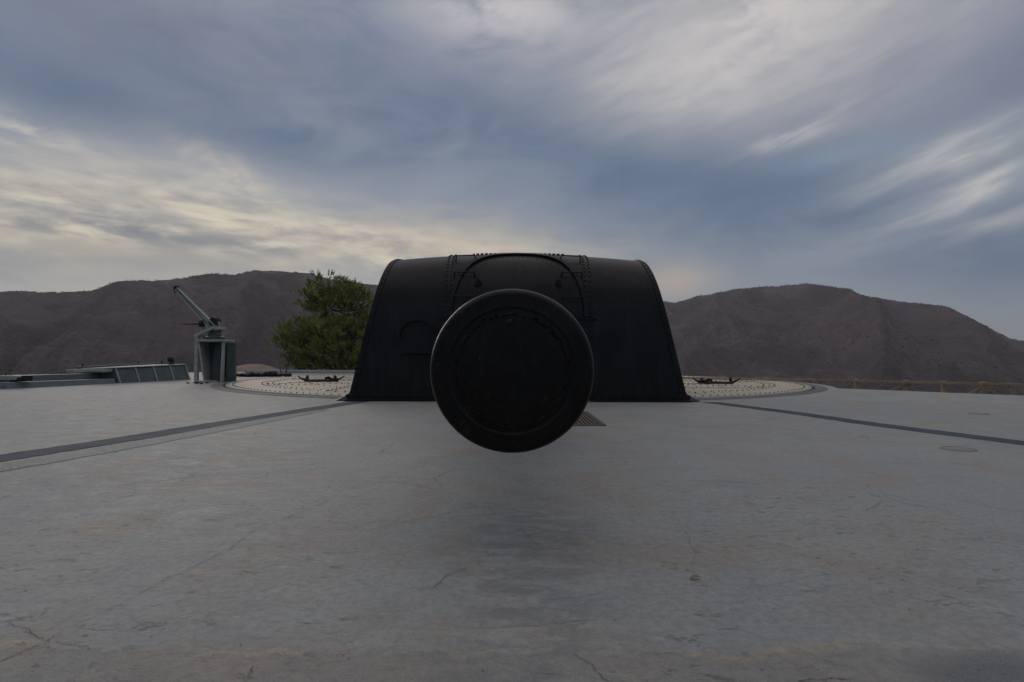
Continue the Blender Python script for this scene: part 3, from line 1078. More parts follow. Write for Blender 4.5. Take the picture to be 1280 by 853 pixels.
# slanted channel bracket (two rails)
mb = MB()
mb.bar(L(248.5, 423, -.30), L(272, 412.5, -.30), .07, .10)
mb.bar(L(257, 424, .05), L(280, 413.5, .05), .07, .10)
mb.bar(L(271.5, 412.8, -.33), L(280.5, 413.3, .08), .08, .10)
mb.bar(L(249, 422.8, -.33), L(258, 424, .08), .08, .10)
mb.build('channel_bracket', M['crane'], cr, bevel=.008)
mb = MB()
mb.hexa([L(252, 422, -.1), L(256, 424, -.1), L(256, 424, -.04), L(252, 422, -.04)], [L(252.5, 405, -.1), L(256, 405, -.1), L(256, 405, -.04), L(252.5, 405, -.04)])
mb.build('lug', M['crane'], cr, bevel=.006)
mb = MB()
mb.hexa([L(273, 414, -.1), L(276, 414, -.1), L(276, 414, -.04), L(273, 414, -.04)], [L(273, 405, -.1), L(275.5, 405, -.1), L(275.5, 405, -.04), L(273, 405, -.04)])
mb.build('lug', M['crane'], cr, bevel=.006)
# boom
b0, b1 = L(268.5, 413, -.1), L(222.5, 365, -.1)
t = (b1 - b0).normalized(); q = Vector((t.z, 0, -t.x))
mb = MB()
mb.hexa([b0 + q * .13 + Vector((0, -.09, 0)), b0 + q * .13 + Vector((0, .09, 0)), b0 - q * .13 + Vector((0, .09, 0)), b0 - q * .13 + Vector((0, -.09, 0))],
        [b1 + q * .055 + Vector((0, -.05, 0)), b1 + q * .055 + Vector((0, .05, 0)), b1 - q * .055 + Vector((0, .05, 0)), b1 - q * .055 + Vector((0, -.05, 0))])
for s_ in (-1, 1):
    mb.bar(b0 + q * s_ * .12 + Vector((0, -.11, 0)), b1 + q * s_ * .055 + Vector((0, -.065, 0)), .04, .03, (0, 1, 0))
boom = mb.build('boom', M['crane'], cr, bevel=.008)
mb = MB()
mb.bar(b0 - q * .02 + Vector((0, -.105, 0)), b1 + Vector((0, -.065, 0)), .012, .05, (0, 1, 0))
mb.build('rope', M['twig'], boom)
mb = MB()
mb.lathe([(.02, -.05), (.09, -.05), (.06, -.02), (.06, .02), (.09, .05), (.02, .05)], 20, 'Y', c=b1 + t * .03)
mb.tube([b1 + t * .05 + Vector((-.06, -.02, 0)), b1 + Vector((-.09, -.02, -.1)), b1 + Vector((-.06, -.02, -.16)), b1 + Vector((-.02, -.02, -.13))], .022, 8)
mb.build('pulley', M['iron'], boom, smooth=40)
# winch drum and crank pipe
mb = MB()
mb.lathe([(.03, -.2), (.16, -.2), (.16, -.16), (.10, -.15), (.10, .10), (.16, .11), (.16, .15), (.03, .15)], 28, 'Y', c=L(268.8, 405.5, 0))
mb.build('winch', M['iron'], cr, smooth=30)
mb = MB()
mb.tube([L(232.5, 407.8, -.12), L(252, 407.8, -.12)], .055, 14)
mb.build('crank_pipe', M['rust_pipe'], cr, smooth=40)
mb = MB()
mb.lathe([(.001, -.06), (.13, -.06), (.13, .06), (.001, .06)], 20, 'X', c=L(255.5, 408, -.2))
mb.build('gear', M['iron'], cr, smooth=30)
# loose stones at the foot
r_ = random.Random(9)
for px, py, s_, lab in ((236, 481.2, .10, 'smallest dark stone, lying apart between crane and hatch housing'), (246.5, 481.5, .16, 'largest dark stone on the slab beside the crane post'),
                    (252.5, 481.8, .13, 'dark stone directly in front of the crane post base'), (259.5, 480.8, .12, 'dark stone under the open crane pedestal, closest to the round deck')):
    mb = MB()
    k = []
    for p in ICO_V: k.append(Vector((p[0] * s_ * r_.uniform(.7, 1.2), p[1] * s_ * r_.uniform(.6, 1), (p[2] + .3) * s_ * .45)))
    mb.add(k, ICO_F)
    o = mb.build('stone', M['iron'], None, loc=G(px, py))
    tag(o, lab, 'stone', 'stones at the foot of the crane')

# ------------------------------------------------------------------ steel hatch housing on the left edge
A_, B_ = Vector((-14.25, 21.2, 0)), Vector((-13.55, 24.7, 0))
ud = (B_ - A_).normalized(); ld = Vector((-ud.y, ud.x, 0))       # ld points to the left
hh = thing('hatch_housing', 'low green steel hatch housing with sloping ribbed side beside the crane', 'hatch', A_)


def H(u, l, z): return ud * u + ld * l + Vector((0, 0, z))


LEN, WID = 3.57, 1.75


def zr(u, l): return .545 + .022 * u - .035 * l * (1 - .5 * u / LEN)     # underside of the slightly tilted roof


mb = MB()
mb.hexa([H(0, 0, 0), H(LEN, 0, 0), H(LEN, WID, 0), H(0, WID, 0)],
        [H(.0, .20, zr(0, .2)), H(LEN - .12, .20, zr(LEN, .2)), H(LEN - .12, WID - .1, zr(LEN, WID)), H(0, WID - .1, zr(0, WID))])
mb.build('body', M['hatch'], hh, bevel=.01)
for i in range(5):
    u = .06 + (LEN - .16) * i / 4
    mb = MB()
    mb.bar(H(u, -.012, .012), H(u - .02, .185, zr(u, .18)), .045, .035, tuple(ld))
    mb.build('rib', M['crane'], hh)
mb = MB()
cs = [(-.04, .15), (LEN - .08, .15), (LEN - .08, WID), (-.04, WID)]
mb.hexa([H(u, l, zr(u, l) + .002) for u, l in cs], [H(u, l, zr(u, l) + .04) for u, l in cs])
roof = mb.build('roof', M['pale'], hh, bevel=.008)
mb = MB()
mb.hexa([H(-.42, .22, zr(0, .2) - .13), H(-.05, .22, zr(0, .2) - .13), H(-.05, WID + .1, zr(0, WID) - .10), H(-.42, WID + .1, zr(0, WID) - .10)],
        [H(-.42, .22, zr(0, .2) - .02), H(-.05, .22, zr(0, .2) - .02), H(-.05, WID + .1, zr(0, WID) + .01), H(-.42, WID + .1, zr(0, WID) + .01)])
for l in (.4, .8, 1.2, 1.6): mb.dome(H(-.30, l, zr(0, l) - .015), (0, 0, 1), .045, .05, 8)
mb.build('front_lip', M['pale'], hh, bevel=.01)
mb = MB()
mb.bar(H(-.1, WID - .06, zr(0, WID) + .07), H(LEN - .1, WID - .06, zr(LEN, WID) + .07), .08, .07)
mb.bar(H(LEN - .13, .7, zr(LEN, .7) + .06), H(LEN - .13, WID - .12, zr(LEN, WID) + .07), .08, .05)
mb.build('rail', M['hatch'], roof, bevel=.008)
for u, l in ((.1, WID - .06), (2.6, WID - .06), (3.3, 1.2), (3.3, .62), (3.1, .5)):
    mb = MB()
    z_ = zr(u, l)
    mb.tube([H(u, l, z_ + .04), H(u, l, z_ + .17)], .022, 8); mb.lathe([(.001, .16), (.04, .16), (.04, .19), (.001, .20)], 10, 'Z', c=H(u, l, z_))
    mb.build('stud', M['iron'], roof)
lamp = thing('round_lamp', 'small dark round lamp on a short stem on the hatch housing roof', 'lamp', A_ + H(2.75, .30, zr(2.75, .3) + .04))
mb = MB()
mb.lathe([(.001, 0), (.07, 0), (.07, .02), (.025, .03), (.025, .10), (.001, .10)], 14, 'Z'); mb.build('stem', M['iron'], lamp)
mb = MB()
mb.lathe([(.001, -.07), (.08, -.065), (.125, -.02), (.13, .03), (.10, .06), (.001, .07)], 24, 'Y', c=(0, 0, .20))
mb.build('head', M['iron'], lamp, smooth=40)

# low steel kerbs in front
A2 = Vector((-15.05, 17.4, 0)); B2 = Vector((-14.3, 21.12, 0))
kd = (B2 - A2); kl = kd.length; kd.normalize(); kp = Vector((-kd.y, kd.x, 0))
mb = MB()
v0 = Vector((0, 0, 0))
mb.hexa([v0, kd * kl, kd * kl + kp * .3, kp * .3], [v0 + kp * .04 + Vector((0, 0, .19)), kd * kl + kp * .04 + Vector((0, 0, .17)), kd * kl + kp * .3 + Vector((0, 0, .17)), kp * .3 + Vector((0, 0, .19))])
o = mb.build('steel_kerb', M['blue'], None, bevel=.01, loc=A2)
tag(o, 'low blue grey steel kerb on the slab, lowest and nearest of the hatch kerbs', 'kerb')
mb = MB()
mb.hexa([v0, kd * 3.3, kd * 3.3 + kp * .25, kp * .25], [v0 + Vector((0, 0, .36)), kd * 3.3 + Vector((0, 0, .36)), kd * 3.3 + kp * .25 + Vector((0, 0, .36)), kp * .25 + Vector((0, 0, .36))])
o = mb.build('steel_kerb', M['blue'], None, bevel=.01, loc=A2 + kd * .5 + kp * .75)
tag(o, 'taller blue grey steel kerb standing behind the low kerb, leading to the green hatch housing', 'kerb')
mb = MB()
e0 = Vector((-14.9, 17.95, 0))
wdir = Vector((-1, .06, 0)).normalized(); wn = Vector((.06, 1, 0)).normalized()
mb.hexa([e0 + Vector((0, 0, .24)), e0 + wdir * 4, e0 + wdir * 4 + wn * .22, e0 + wn * .22 + Vector((0, 0, .24))], [e0 + Vector((0, 0, .37)), e0 + wdir * 4 + Vector((0, 0, .37)), e0 + wdir * 4 + wn * .22 + Vector((0, 0, .37)), e0 + wn * .22 + Vector((0, 0, .37))])
bt = thing('steel_beam', 'pale green steel beam with a dark rusted end at the edge of the slab', 'beam', (0, 0, 0))
mb = MB()
mb.bar(e0 + Vector((-.08, 0, .31)), e0 + wdir * 5 + Vector((0, 0, .31)), .2, .13)
mb.build('beam', M['pale'], bt, bevel=.01)
mb = MB()
mb.bar(e0 + Vector((-.06, 0, .30)), e0 + Vector((.10, 0, .30)), .25, .17)
mb.lathe([(.001, -.12), (.07, -.12), (.07, .12), (.001, .12)], 14, 'Y', c=e0 + Vector((-.08, -.08, .27)))
mb.build('end_clamp', M['iron'], bt, bevel=.02)
mb = MB()
for dx in (.4, 2.2, 4.2): mb.box(e0 + wdir * dx + Vector((0, 0, .123)), (.16, .16, .244))
mb.build('feet', M['iron'], bt, bevel=.01)
mb = MB()
mb.hexa([Vector((-15.1, 17.38, 0)), Vector((-20, 17.15, 0)), Vector((-20, 17.5, 0)), Vector((-15.1, 17.68, 0))],
        [Vector((-15.1, 17.38, .14)), Vector((-20, 17.15, .14)), Vector((-20, 17.5, .14)), Vector((-15.1, 17.68, .14))])
o = mb.build('steel_kerb', M['blue'], None, bevel=.01)
tag(o, 'blue grey steel kerb running off the edge of the photo below the pale beam', 'kerb')

# ------------------------------------------------------------------ things behind the deck on the left
mb = MB()
r_ = random.Random(5)
pts = [Vector(G(290 + 72 * i / 26, 472.6 - .8 * i / 26)) + Vector((0, r_.uniform(-.25, .25), .07 + r_.uniform(-.02, .05))) for i in range(27)]
mb.tube(pts, [(.05 + r_.uniform(0, .05)) * (1.7 if 8 < i_ < 22 else 1) for i_, _ in enumerate(pts)], 8)
_unused = [p + Vector((.2, r_.uniform(.1, .3), r_.uniform(-.02, .02))) for p in pts[9:24]]
o = mb.build('iron_chain', M['iron'], None, smooth=60)
tag(o, 'heavy dark iron chain lying on the slab behind the deck', 'chain')
mb = MB()
mb.box((-12.3, 34.3, .09), (6.6, .5, .18))
o = mb.build('concrete_kerb', M['kerb'], None, bevel=.02)
tag(o, 'pale concrete kerb at the back of the slab in front of the pine', 'kerb')
# soil mound
mb = MB()
k, kr = 28, 9
r_ = random.Random(8)
vs = [Vector((0, 0, .80))]
for i in range(1, kr + 1):
    for j in range(k):
        a = 2 * PI * j / k; rr = i / kr
        vs.append(Vector((rr * 3.6 * math.cos(a), rr * 1.6 * math.sin(a), .80 * (.5 + .5 * math.cos(PI * rr)) + r_.uniform(-.05, .05) * (1 - rr) + .0)))
fs = [(0, 1 + j, 1 + (j + 1) % k) for j in range(k)]
for i in range(kr - 1):
    for j in range(k):
        a, b = 1 + i * k + j, 1 + i * k + (j + 1) % k
        fs.append((a, a + k, b + k, b))
mb.add(vs, fs)
o = mb.build('soil_mound', M['soil'], None, smooth=60, loc=(-16.4, 37.2, -.32))
tag(o, 'low mound of brown soil behind the deck between crane and pine', 'soil mound')
# bare stems
for i, (px, py, h_, ln, lab) in enumerate(((352, 468, 1.7, -.5, 'leaning bare dry shrub, farther from the pine trunk'), (357, 468, 1.45, .55, 'bare dark forked shrub by the pine, leaning towards it'))):
    mb = MB()
    p = G(px, py, .0); p.z = -.1
    q1 = p + Vector((ln * .3, 0, h_ * .5)); q2 = p + Vector((ln, .1, h_))
    mb.tube([p, q1, q2], [.04, .03, .012], 6)
    mb.tube([q1, q1 + Vector((-ln * .8, 0, h_ * .45))], [.022, .008], 6)
    o = mb.build('bare_shrub', M['twig'] if i == 0 else M['bark'], None, smooth=60)
    tag(o, lab, 'bare shrub')

# ------------------------------------------------------------------ pine tree
TD = 41.0
pine = thing('pine_tree', 'bushy green pine tree growing behind the gun shield', 'pine tree', (P(430, 446, TD).x, TD, -1.3))
org = Vector(pine.location)


def T(px, py, dy=0.0): return P(px, py, TD) + Vector((0, dy, 0)) - org


lobes = [  # px, py, radius x px, radius y px, depth offset m
    (409, 366, 26, 22, .2), (396, 377, 20, 15, -.7), (428, 373, 25, 20, .5), (412, 389, 32, 17, -.4), (440, 392, 32, 26, -.2), (462, 402, 22, 22, .6), (446, 372, 14, 12, .2),
    (377, 417, 17, 14, -.5), (359, 424, 12, 15, -.2), (366, 440, 18, 15, .3), (385, 432, 26, 22, -1.0), (410, 428, 34, 26, -1.4), (442, 428, 40, 30, -1.2), (472, 430, 38, 34, 0),
    (392, 452, 26, 14, -.8), (418, 456, 36, 13, -1.2), (450, 458, 38, 13, -.8), (430, 446, 42, 18, -1.5), (420, 420, 36, 28, 1.4), (395, 440, 26, 18, 1.3), (490, 420, 26, 28, .5), (492, 445, 34, 24, .3),
]
pxm = TD / F
rp = random.Random(21)
trunk_top = T(428, 385)
mb = MB()
mb.tube([Vector((0, 0, 0)), Vector((.1, 0, 1.4)), Vector((-.1, .05, 3.0)), trunk_top], [.24, .2, .15, .07], 10)
mb.build('trunk', M['bark'], pine, smooth=60)
mb = MB()
tv, tf, tuftval = [], [], []


def needle(p, d, ln, w, val):
    s = d.orthogonal().normalized()
    s = Matrix.Rotation(rp.uniform(0, 2 * PI), 3, d) @ s
    b0 = len(tv)
    tv.extend([p - s * w * .5, p + s * w * .5, p + d * ln * .75 + s * w * .38, p + d * ln - s * .0, p + d * ln * .75 - s * w * .38])
    tf.append((b0, b0 + 1, b0 + 2, b0 + 3, b0 + 4))
    tuftval.extend([val] * 5)


lim = []
for (px, py, rx, ry, dy) in lobes:
    c = T(px, py, dy)
    rx_, ry_ = rx * pxm, ry * pxm
    # limb from the trunk to the lobe
    z0 = max(.8, min(c.z - .6 - rp.random() * .5, trunk_top.z - .3))
    st = Vector((0, 0, z0))
    lim.append(([st, st.lerp(c, .55) + Vector((0, 0, -.15)), c], [.07, .045, .02]))
    n_cl = int(7 + 8.5 * (rx_ * ry_ + .4 * rx_ * rx_))
    lobe_val = rp.uniform(-.12, .12)
    for _ in range(n_cl):
        d = Vector((rp.gauss(0, 1), rp.gauss(0, 1), rp.gauss(.15, 1))).normalized()
        rad = rp.uniform(.75, 1.0)
        p = c + Vector((d.x * rx_, d.y * rx_ * .9, d.z * ry_)) * rad
        ax_ = (Vector((d.x, d.y, d.z * .7)) * .8 + Vector((rp.gauss(0, .25), rp.gauss(0, .25), .75))).normalized()
        val = min(1, max(0, .42 + lobe_val + rp.gauss(0, .30)))
        sz = rp.uniform(.7, 1.3)
        lim.append(([c.lerp(p, .15), c.lerp(p, .6) - Vector((0, 0, .06)), p], [.03, .022, .012]))
        for _k in range(rp.randint(6, 9)):                      # shoots of one clump
            off = Vector((rp.gauss(0, .17), rp.gauss(0, .17), rp.gauss(0, .12))) * sz
            a2 = (ax_ + off * 2.2 + Vector((rp.gauss(0, .2), rp.gauss(0, .2), rp.gauss(0, .2)))).normalized()
            v2 = min(1, max(0, val + rp.gauss(0, .10)))
            for q_ in range(22):
                f = rp.random()
                dd = (a2 * (.55 + .7 * f) + Vector((rp.gauss(0, .45), rp.gauss(0, .45), rp.gauss(0, .45)))).normalized()
                needle(p + off + a2 * .30 * sz * f, dd, .16 * sz * rp.uniform(.8, 1.2), .030, v2)
for pts, rad in lim: mb.tube(pts, rad, 7)
# low twigs seen under the crown
for px, py, a, ln in ((372, 464, .5, .5), (382, 467, .2, .6), (396, 466, -.3, .5), (405, 468, .1, .4), (362, 458, .4, .7)):
    p = T(px, py, -.6); mb.tube([p, p + Vector((math.sin(a) * ln, 0, ln))], [.03, .015], 6)
mb.build('limbs', M['bark'], pine, smooth=60)
me = bpy.data.meshes.new('crown')
me.from_pydata([tuple(p) for p in tv], [], tf)
me.materials.append(M['needles'])
at = me.attributes.new('tuft', 'FLOAT', 'POINT'); at.data.foreach_set('value', tuftval)
o = bpy.data.objects.new('crown', me); C.objects.link(o); o.parent = pine
o['kind'] = 'thing'

# ------------------------------------------------------------------ plants at the far left edge
def shrub(name, label, cat, loc, rad, hgt, nbl, mat, seed):
    r = random.Random(seed)
    mb = MB()
    for _ in range(nbl):
        a, rr = r.uniform(0, 2 * PI), rad * math.sqrt(r.random())
        p = Vector((rr * math.cos(a), rr * math.sin(a) * .6, 0))
        d = Vector((r.gauss(0, .35) + .4 * p.x / rad, r.gauss(0, .35), 1)).normalized()
        h_ = hgt * r.uniform(.5, 1.1) * (1 - .5 * rr / rad)
        s = d.orthogonal().normalized() * .018
        t_ = p + d * h_ + Vector((r.gauss(0, .05), 0, -.04))
        mb.add([p - s, p + s, p.lerp(t_, .6) + s * .8, t_, p.lerp(t_, .6) - s * .8], [(0, 1, 2, 3, 4)])
    o = mb.build(name, mat, None, loc=loc, fix=False)
    return tag(o, label, cat)


shrub('grass_tuft', 'wide tuft of dry yellow green grass behind the pale beam', 'grass tuft', (-16.9, 19.3, -.02), .65, .62, 420, M['grass'], 2)
shrub('dry_shrub', 'small reddish dry shrub behind the taller steel kerb near the hatch housing', 'shrub', (-17.2, 22.3, -.02), .28, .62, 160, M['rust_pipe'], 3)
shrub('dry_shrub', 'smallest dry shrub, a low brown sprig behind the steel kerb', 'shrub', (-17.6, 21.2, -.02), .2, .46, 90, M['twig'], 4)

# ------------------------------------------------------------------ wooden fence
Hh = .93                                    # eye above top rail


def fence_pt(px):
    y = float(np.interp(px, [640, 890, 1012, 1132, 1280, 1500], [468.5, 472.2, 474.0, 476.0, 478.8, 483.5]))
    d = Hh * F / (y - HY)
    return Vector(((px - HX) / F * d, d, EYE - Hh))


fn = thing('wooden_fence', 'brown wooden fence with diagonal braces along the drop beyond the slab', 'fence', (0, 0, 0))
posts = [742, 798, 850, 905, 958, 1012, 1070, 1132, 1179, 1228, 1284, 1345, 1415, 1490]
pp = [fence_pt(x) for x in posts]
r_ = random.Random(6)
for p in pp:
    mb = MB()
    mb.bar(p + Vector((0, 0, -1.5)), p + Vector((0, 0, .08)), .14, .14, (0, 1, 0))
    mb.build('post', M['wood'], fn, bevel=.012)
for i, (a, b) in enumerate(zip(pp[:-1], pp[1:])):
    mb = MB()
    j = Vector((0, 0, r_.uniform(-.012, .012)))
    off = (b - a).normalized().cross(Vector((0, 0, 1))) * .10
    if off.y > 0: off = -off
    mb.bar(a + off + j, b + off + Vector((0, 0, r_.uniform(-.012, .012))), .055, .095)
    mb.build('rail', M['wood'], fn, bevel=.008)
    mb = MB()
    hi, lo = (a, b) if (posts.index(posts[i]) % 2 == 1) else (b, a)
    mb.bar(hi + Vector((0, 0, -.08)) + off * .2, lo + Vector((0, 0, -.95)) + off * .2, .05, .085)
    mb.build('brace', M['wood'], fn, bevel=.008)
    mb = MB()
    mb.bar(a + off + Vector((0, 0, -1.05)), b + off + Vector((0, 0, -1.05)), .055, .11)
    mb.build('rail', M['wood'], fn, bevel=.008)

# ------------------------------------------------------------------ bits of litter on the slab
r_ = random.Random(31)
mb = MB()
for _ in range(240):
    y = 1.9 + 9 * r_.random() ** 1.7
    x = r_.uniform(-.9, .9) * y
    s_ = r_.uniform(.0012, .0042) * (1 + y * .06)
    z = .001
    k = []
    for p in ICO_V: k.append(Vector((x + p[0] * s_ * r_.uniform(.6, 1.4), y + p[1] * s_ * r_.uniform(.6, 1.4), z + (p[2] + .3) * s_ * .6)))
    mb.add(k, ICO_F)
o = mb.build('grit', M['leaf_dry'], None)
tag(o, 'fine brown grit scattered over the slab', 'grit', kind='stuff')
mb = MB()
p = G(867, 721)
pts = [(-.028, -.006, .004), (-.01, -.014, .012), (.014, -.012, .016), (.03, .0, .006), (.014, .012, .020), (-.012, .010, .014)]
mb.add([Vector(q) for q in pts], [(0, 1, 5), (1, 2, 4, 5), (2, 3, 4)])
o = mb.build('dry_leaf', M['leaf_dry'], None, loc=p)
tag(o, 'single curled dry brown leaf on the bare slab', 'leaf')

# ------------------------------------------------------------------ haze
mb = MB()
mb.box((0, 0, 115), (21000, 21000, 560))
hz = mb.build('haze', None, None) if False else None
m = bpy.data.materials.new('haze_air'); m.use_nodes = True
nt = NT(m.node_tree); nt.n.clear()
out = nt.new('ShaderNodeOutputMaterial')
pv = nt.new('ShaderNodeVolumePrincipled')
pv.inputs['Color'].default_value = (.84, .83, .92, 1)
pv.inputs['Density'].default_value = .00011
pv.inputs['Anisotropy'].default_value = .2
nt.l.new(pv.outputs[0], out.inputs['Volume'])
hz = mb.build('haze', m)
tag(hz, 'thin pale haze over the valley', 'haze', kind='stuff')

# ------------------------------------------------------------------ sky (world) and sun
SUN_AZ, SUN_EL = -30.0, 17.0
w = bpy.data.worlds.new('World'); scn.world = w
w.use_nodes = True
nt = NT(w.node_tree)
bg = nt.n['Background']
STR = .10
bg.inputs['Strength'].default_value = STR
sky = nt.new('ShaderNodeTexSky', sky_type='NISHITA')
sky.sun_disc = False
sky.sun_elevation = R_(SUN_EL)
sky.sun_rotation = R_(SUN_AZ)
sky.air_density = 1.0; sky.dust_density = .6; sky.ozone_density = 1.5
gen = nt.new('ShaderNodeTexCoord').outputs['Generated']
sp = nt.new('ShaderNodeSeparateXYZ'); nt.l.new(gen, sp.inputs[0])
sx, sy, sz = sp.outputs
AZN = nt.mul(nt.math('ARCTAN2', sx, sy), 180 / PI)
ELN = nt.mul(nt.math('ARCSINE', sz), 180 / PI)


def lin(c): return tuple(((x / 255) / 12.92 if x / 255 <= .04045 else ((x / 255 + .055) / 1.055) ** 2.4) / STR for x in c)


def azel(px, py):
    x, z = (px - HX) / F, (HY - py) / F
    return math.degrees(math.atan(x)), math.degrees(math.atan2(z, math.hypot(1, x)))


# warp shared by every cloud edge
dirw = nt.noise(nt.mapv(gen, scale=(1, 1, 2.2)), 2.3, 5, .55)
dirw2 = nt.noise(nt.mapv(gen, loc=(5, 3, 1), scale=(1, 1, 2.2)), 2.3, 5, .55)
WA = nt.add(AZN, nt.mul(nt.sub(dirw, .5), 9))
WE = nt.add(ELN, nt.mul(nt.sub(dirw2, .5), 4))


def blob(px, py, rx, ry, rot=0.0, warp=True, soft=1.0):
    """soft cloud mass round a direction; sizes in photo pixels, rot in degrees (positive rises to the right)"""
    a0, e0 = azel(px, py)
    kx, ky = 57.3 / F * math.cos(R_(a0)) ** 2, 57.3 / F * math.cos(R_(a0))
    da = nt.sub(WA if warp else AZN, a0); de = nt.sub(WE if warp else ELN, e0)
    c, s = math.cos(R_(rot)), math.sin(R_(rot))
    u = nt.mul(nt.add(nt.mul(da, c / kx), nt.mul(de, s / ky)), 1 / rx)
    v = nt.mul(nt.add(nt.mul(de, c / ky), nt.mul(da, -s / kx)), 1 / ry)
    d2 = nt.add(nt.mul(u, u), nt.mul(v, v))
    return nt.math('EXPONENT', nt.mul(d2, -1.0))


def streaks(rot, sl, sc, seed, lo, hi, det=5, dist=.3):
    """wind-drawn noise in (azimuth, elevation): long along rot, short across it"""
    v = nt.comb(nt.mul(AZN, .1), nt.mul(ELN, .1), seed)
    v = nt.mapv(v, rot=(0, 0, -R_(rot)))
    v = nt.mapv(v, scale=(sl, sc, 1))
    return nt.smooth(nt.noise(v, 1.0, det, .55, dist), lo, hi)


# base layer: grey-blue overcast, open blue from the clear-sky model
col = nt.mix(nt.smooth(ELN, 0, 28), lin((122, 131, 139)), lin((109, 121, 141)))
col = nt.mix(.12, col, sky.outputs[0])
# zenith and behind: bright even overcast
col = nt.mix(nt.smooth(ELN, 31, 55), col, lin((216, 208, 209)))


def layer(col, mask, c, amt=1.0):
    return nt.mix(nt.math('MULTIPLY', mask, amt, clamp=True), col, lin(c))


st_r = streaks(17, 1.0, 4.2, 2.0, .34, .70, 6, .4)
st_r2 = streaks(18, 1.2, 5.0, 7.0, .34, .74, 5, .3)
st_l = streaks(-8, 1.1, 4.2, 4.0, .36, .64, 6, .25)
st_l2 = streaks(-3, 1.9, 7.0, 9.0, .40, .66, 6, .3)
st_h = streaks(-3, 1.0, 7.0, 12.0, .40, .62, 6, .6)
gv = nt.mapv(nt.comb(nt.mul(AZN, .1), nt.mul(ELN, .1), 5.5), scale=(1.0, 2.2, 1))
soft = nt.smooth(nt.noise(gv, 1.0, 7, .58, .5), .36, .64)
soft2 = nt.smooth(nt.noise(nt.mapv(gv, loc=(3, 7, 2)), 1.7, 8, .62, .7), .36, .66)

# purple grey at the upper left
col = layer(col, blob(180, 30, 270, 55, -4), (108, 116, 133), .8)
col = layer(col, nt.mul(blob(380, 20, 260, 55, -4), soft2), (150, 150, 160), .65)
# pale lavender mass filling the upper right, brighter tops
col = layer(col, blob(960, 30, 440, 125, 14), (167, 166, 170), .95)
col = layer(col, nt.mul(blob(860, 80, 330, 100, 16), st_r), (190, 187, 186), .7)
col = layer(col, nt.mul(blob(620, 5, 130, 45, 0), soft), (202, 197, 196), .85)
col = layer(col, nt.mul(blob(950, 30, 150, 50, 20), soft2), (202, 197, 195), .8)
col = layer(col, nt.mul(blob(880, 115, 200, 50, 18, False), st_r2), (196, 193, 190), .6)
col = layer(col, nt.mul(blob(790, 100, 90, 22, 22, False), st_r2), (194, 190, 188), .6)
col = layer(col, blob(1270, 60, 130, 60, 30), (112, 116, 138), .7)
col = layer(col, nt.mul(blob(1130, 90, 160, 45, 22, False), nt.sub(1.0, st_r)), (130, 131, 148), .5)
# the long dark blue band from the upper left down to the lower right
for (x, y, rx, ry, rt, a) in ((80, 115, 230, 52, -3, .9), (330, 150, 230, 55, -6, .9), (560, 135, 200, 60, -14, .8), (790, 220, 280, 62, -12, .95), (1010, 258, 250, 58, -8, .95),
                             (1240, 320, 170, 55, -6, .8)):
    col = layer(col, blob(x, y, rx, ry, rt), (86, 106, 130), a)
col = layer(col, nt.mul(blob(500, 195, 340, 60, -10), soft), (132, 143, 156), .65)
col = layer(col, nt.mul(blob(420, 80, 360, 70, -4), soft), (128, 135, 154), .55)
col = layer(col, nt.mul(blob(170, 90, 240, 50, 0), soft2), (112, 118, 136), .6)
col = layer(col, nt.mul(blob(900, 335, 320, 55, 0), soft), (134, 144, 154), .6)
col = layer(col, nt.mul(blob(860, 240, 300, 60, -8), soft2), (106, 122, 145), .4)
# warm bright bank low on the left, flat-based
bank = nt.math('MAXIMUM', blob(60, 265, 240, 44, -3), nt.math('MAXIMUM', blob(290, 288, 220, 40, -6), blob(480, 312, 210, 28, -3)))
col = layer(col, nt.math('MAXIMUM', blob(120, 305, 320, 42, -2), blob(480, 318, 220, 24, 0)), (142, 142, 140), .75)
col = layer(col, bank, (156, 154, 150), .8)
col = layer(col, nt.mul(bank, st_l), (212, 202, 180), .95)
col = layer(col, nt.mul(bank, st_l2), (224, 213, 192), .65)
col = layer(col, nt.mul(bank, nt.sub(1.0, soft2), st_h), (128, 132, 138), .7)
col = layer(col, nt.mul(blob(290, 228, 70, 20, -22), soft2), (210, 199, 180), .8)
col = layer(col, nt.mul(blob(150, 310, 260, 22, -2), st_h), (172, 164, 148), .6)
col = layer(col, nt.mul(blob(60, 338, 200, 20, 0), soft), (120, 126, 132), .6)
col = layer(col, nt.mul(blob(160, 292, 260, 12, -3), nt.sub(1.0, st_l2)), (116, 122, 130), .75)
col = layer(col, nt.mul(blob(18, 168, 60, 16, -8), st_l2), (200, 194, 184), .85)
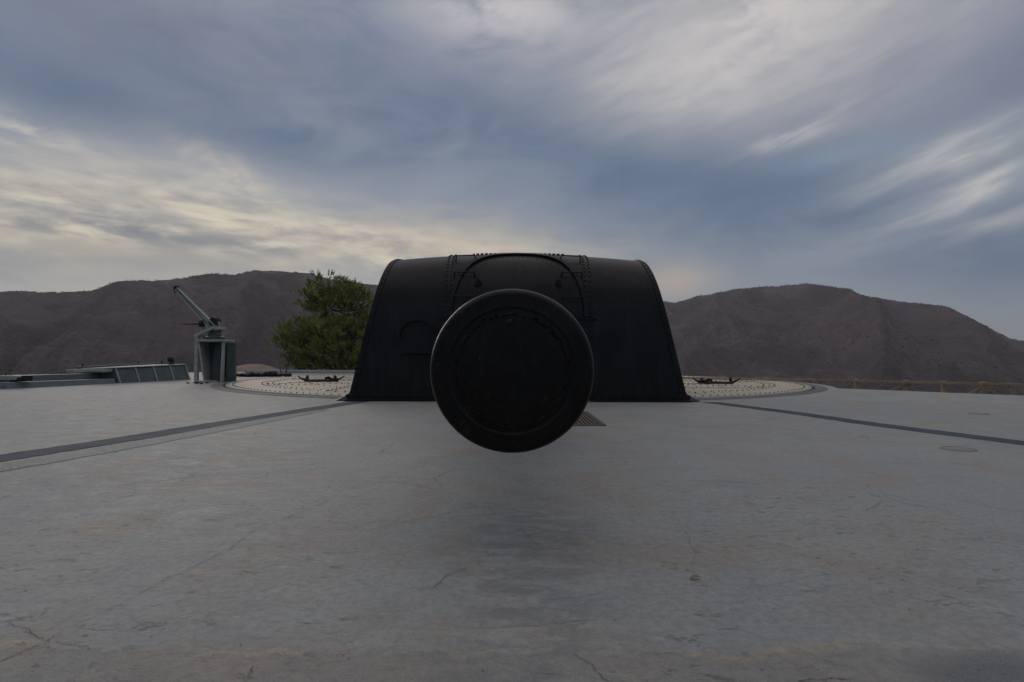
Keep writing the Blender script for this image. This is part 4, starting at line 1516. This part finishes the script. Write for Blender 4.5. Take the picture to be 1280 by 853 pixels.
# peach glow low behind the shield
col = layer(col, nt.mul(blob(620, 312, 160, 18, 0), soft), (184, 172, 156), .7)
col = layer(col, nt.mul(blob(560, 280, 120, 16, -8), st_l2), (160, 158, 154), .6)
col = layer(col, blob(848, 352, 60, 20, 0), (184, 168, 152), .65)
# bright wind-drawn streaks at the right
rs_ = nt.math('MAXIMUM', blob(1200, 190, 130, 24, 10, False), blob(1230, 235, 150, 24, 13, False))
col = layer(col, rs_, (154, 160, 166), .65)
col = layer(col, nt.mul(rs_, st_r2), (200, 197, 193), .85)
col = layer(col, nt.mul(blob(1240, 275, 120, 14, 8, False), st_r2), (168, 168, 168), .7)
col = layer(col, nt.mul(blob(1010, 155, 80, 14, 14, False), st_r2), (196, 193, 190), .8)
col = layer(col, nt.mul(blob(1060, 190, 90, 12, 4, False), 1.0), (128, 150, 168), .4)
nt.put(bg.inputs['Color'], col)

sun = bpy.data.lights.new('sun', 'SUN')
sun.energy = .5; sun.angle = R_(28); sun.color = (1, .9, .78)
so = bpy.data.objects.new('sun', sun); C.objects.link(so)
dirv = Vector((math.sin(R_(SUN_AZ)) * math.cos(R_(SUN_EL)), math.cos(R_(SUN_AZ)) * math.cos(R_(SUN_EL)), math.sin(R_(SUN_EL))))
so.rotation_euler = (-dirv).to_track_quat('-Z', 'Y').to_euler()
so.location = (0, 0, 60)

# ------------------------------------------------------------------ camera and render settings
cam = bpy.data.cameras.new('camera')
cam.sensor_width = 36; cam.lens = 36 * F / 1280
cam.clip_start = .05; cam.clip_end = 30000
co = bpy.data.objects.new('camera', cam); C.objects.link(co)
co.location = (0, 0, EYE)
pitch = math.atan((HY - 426.5) / F)
co.matrix_world = Matrix.Translation((0, 0, EYE)) @ Matrix.Rotation(PI / 2 + pitch, 4, 'X') @ Matrix.Rotation(R_(.2), 4, 'Z')
scn.camera = co
scn.view_settings.view_transform = 'Standard'
scn.view_settings.look = 'None'
scn.view_settings.exposure = 0.13
scn.view_settings.gamma = 1.0
scn.render.resolution_x, scn.render.resolution_y = 1024, 682
scn.cycles.use_denoising = True
scn.cycles.max_bounces = 6
scn.cycles.volume_bounces = 1
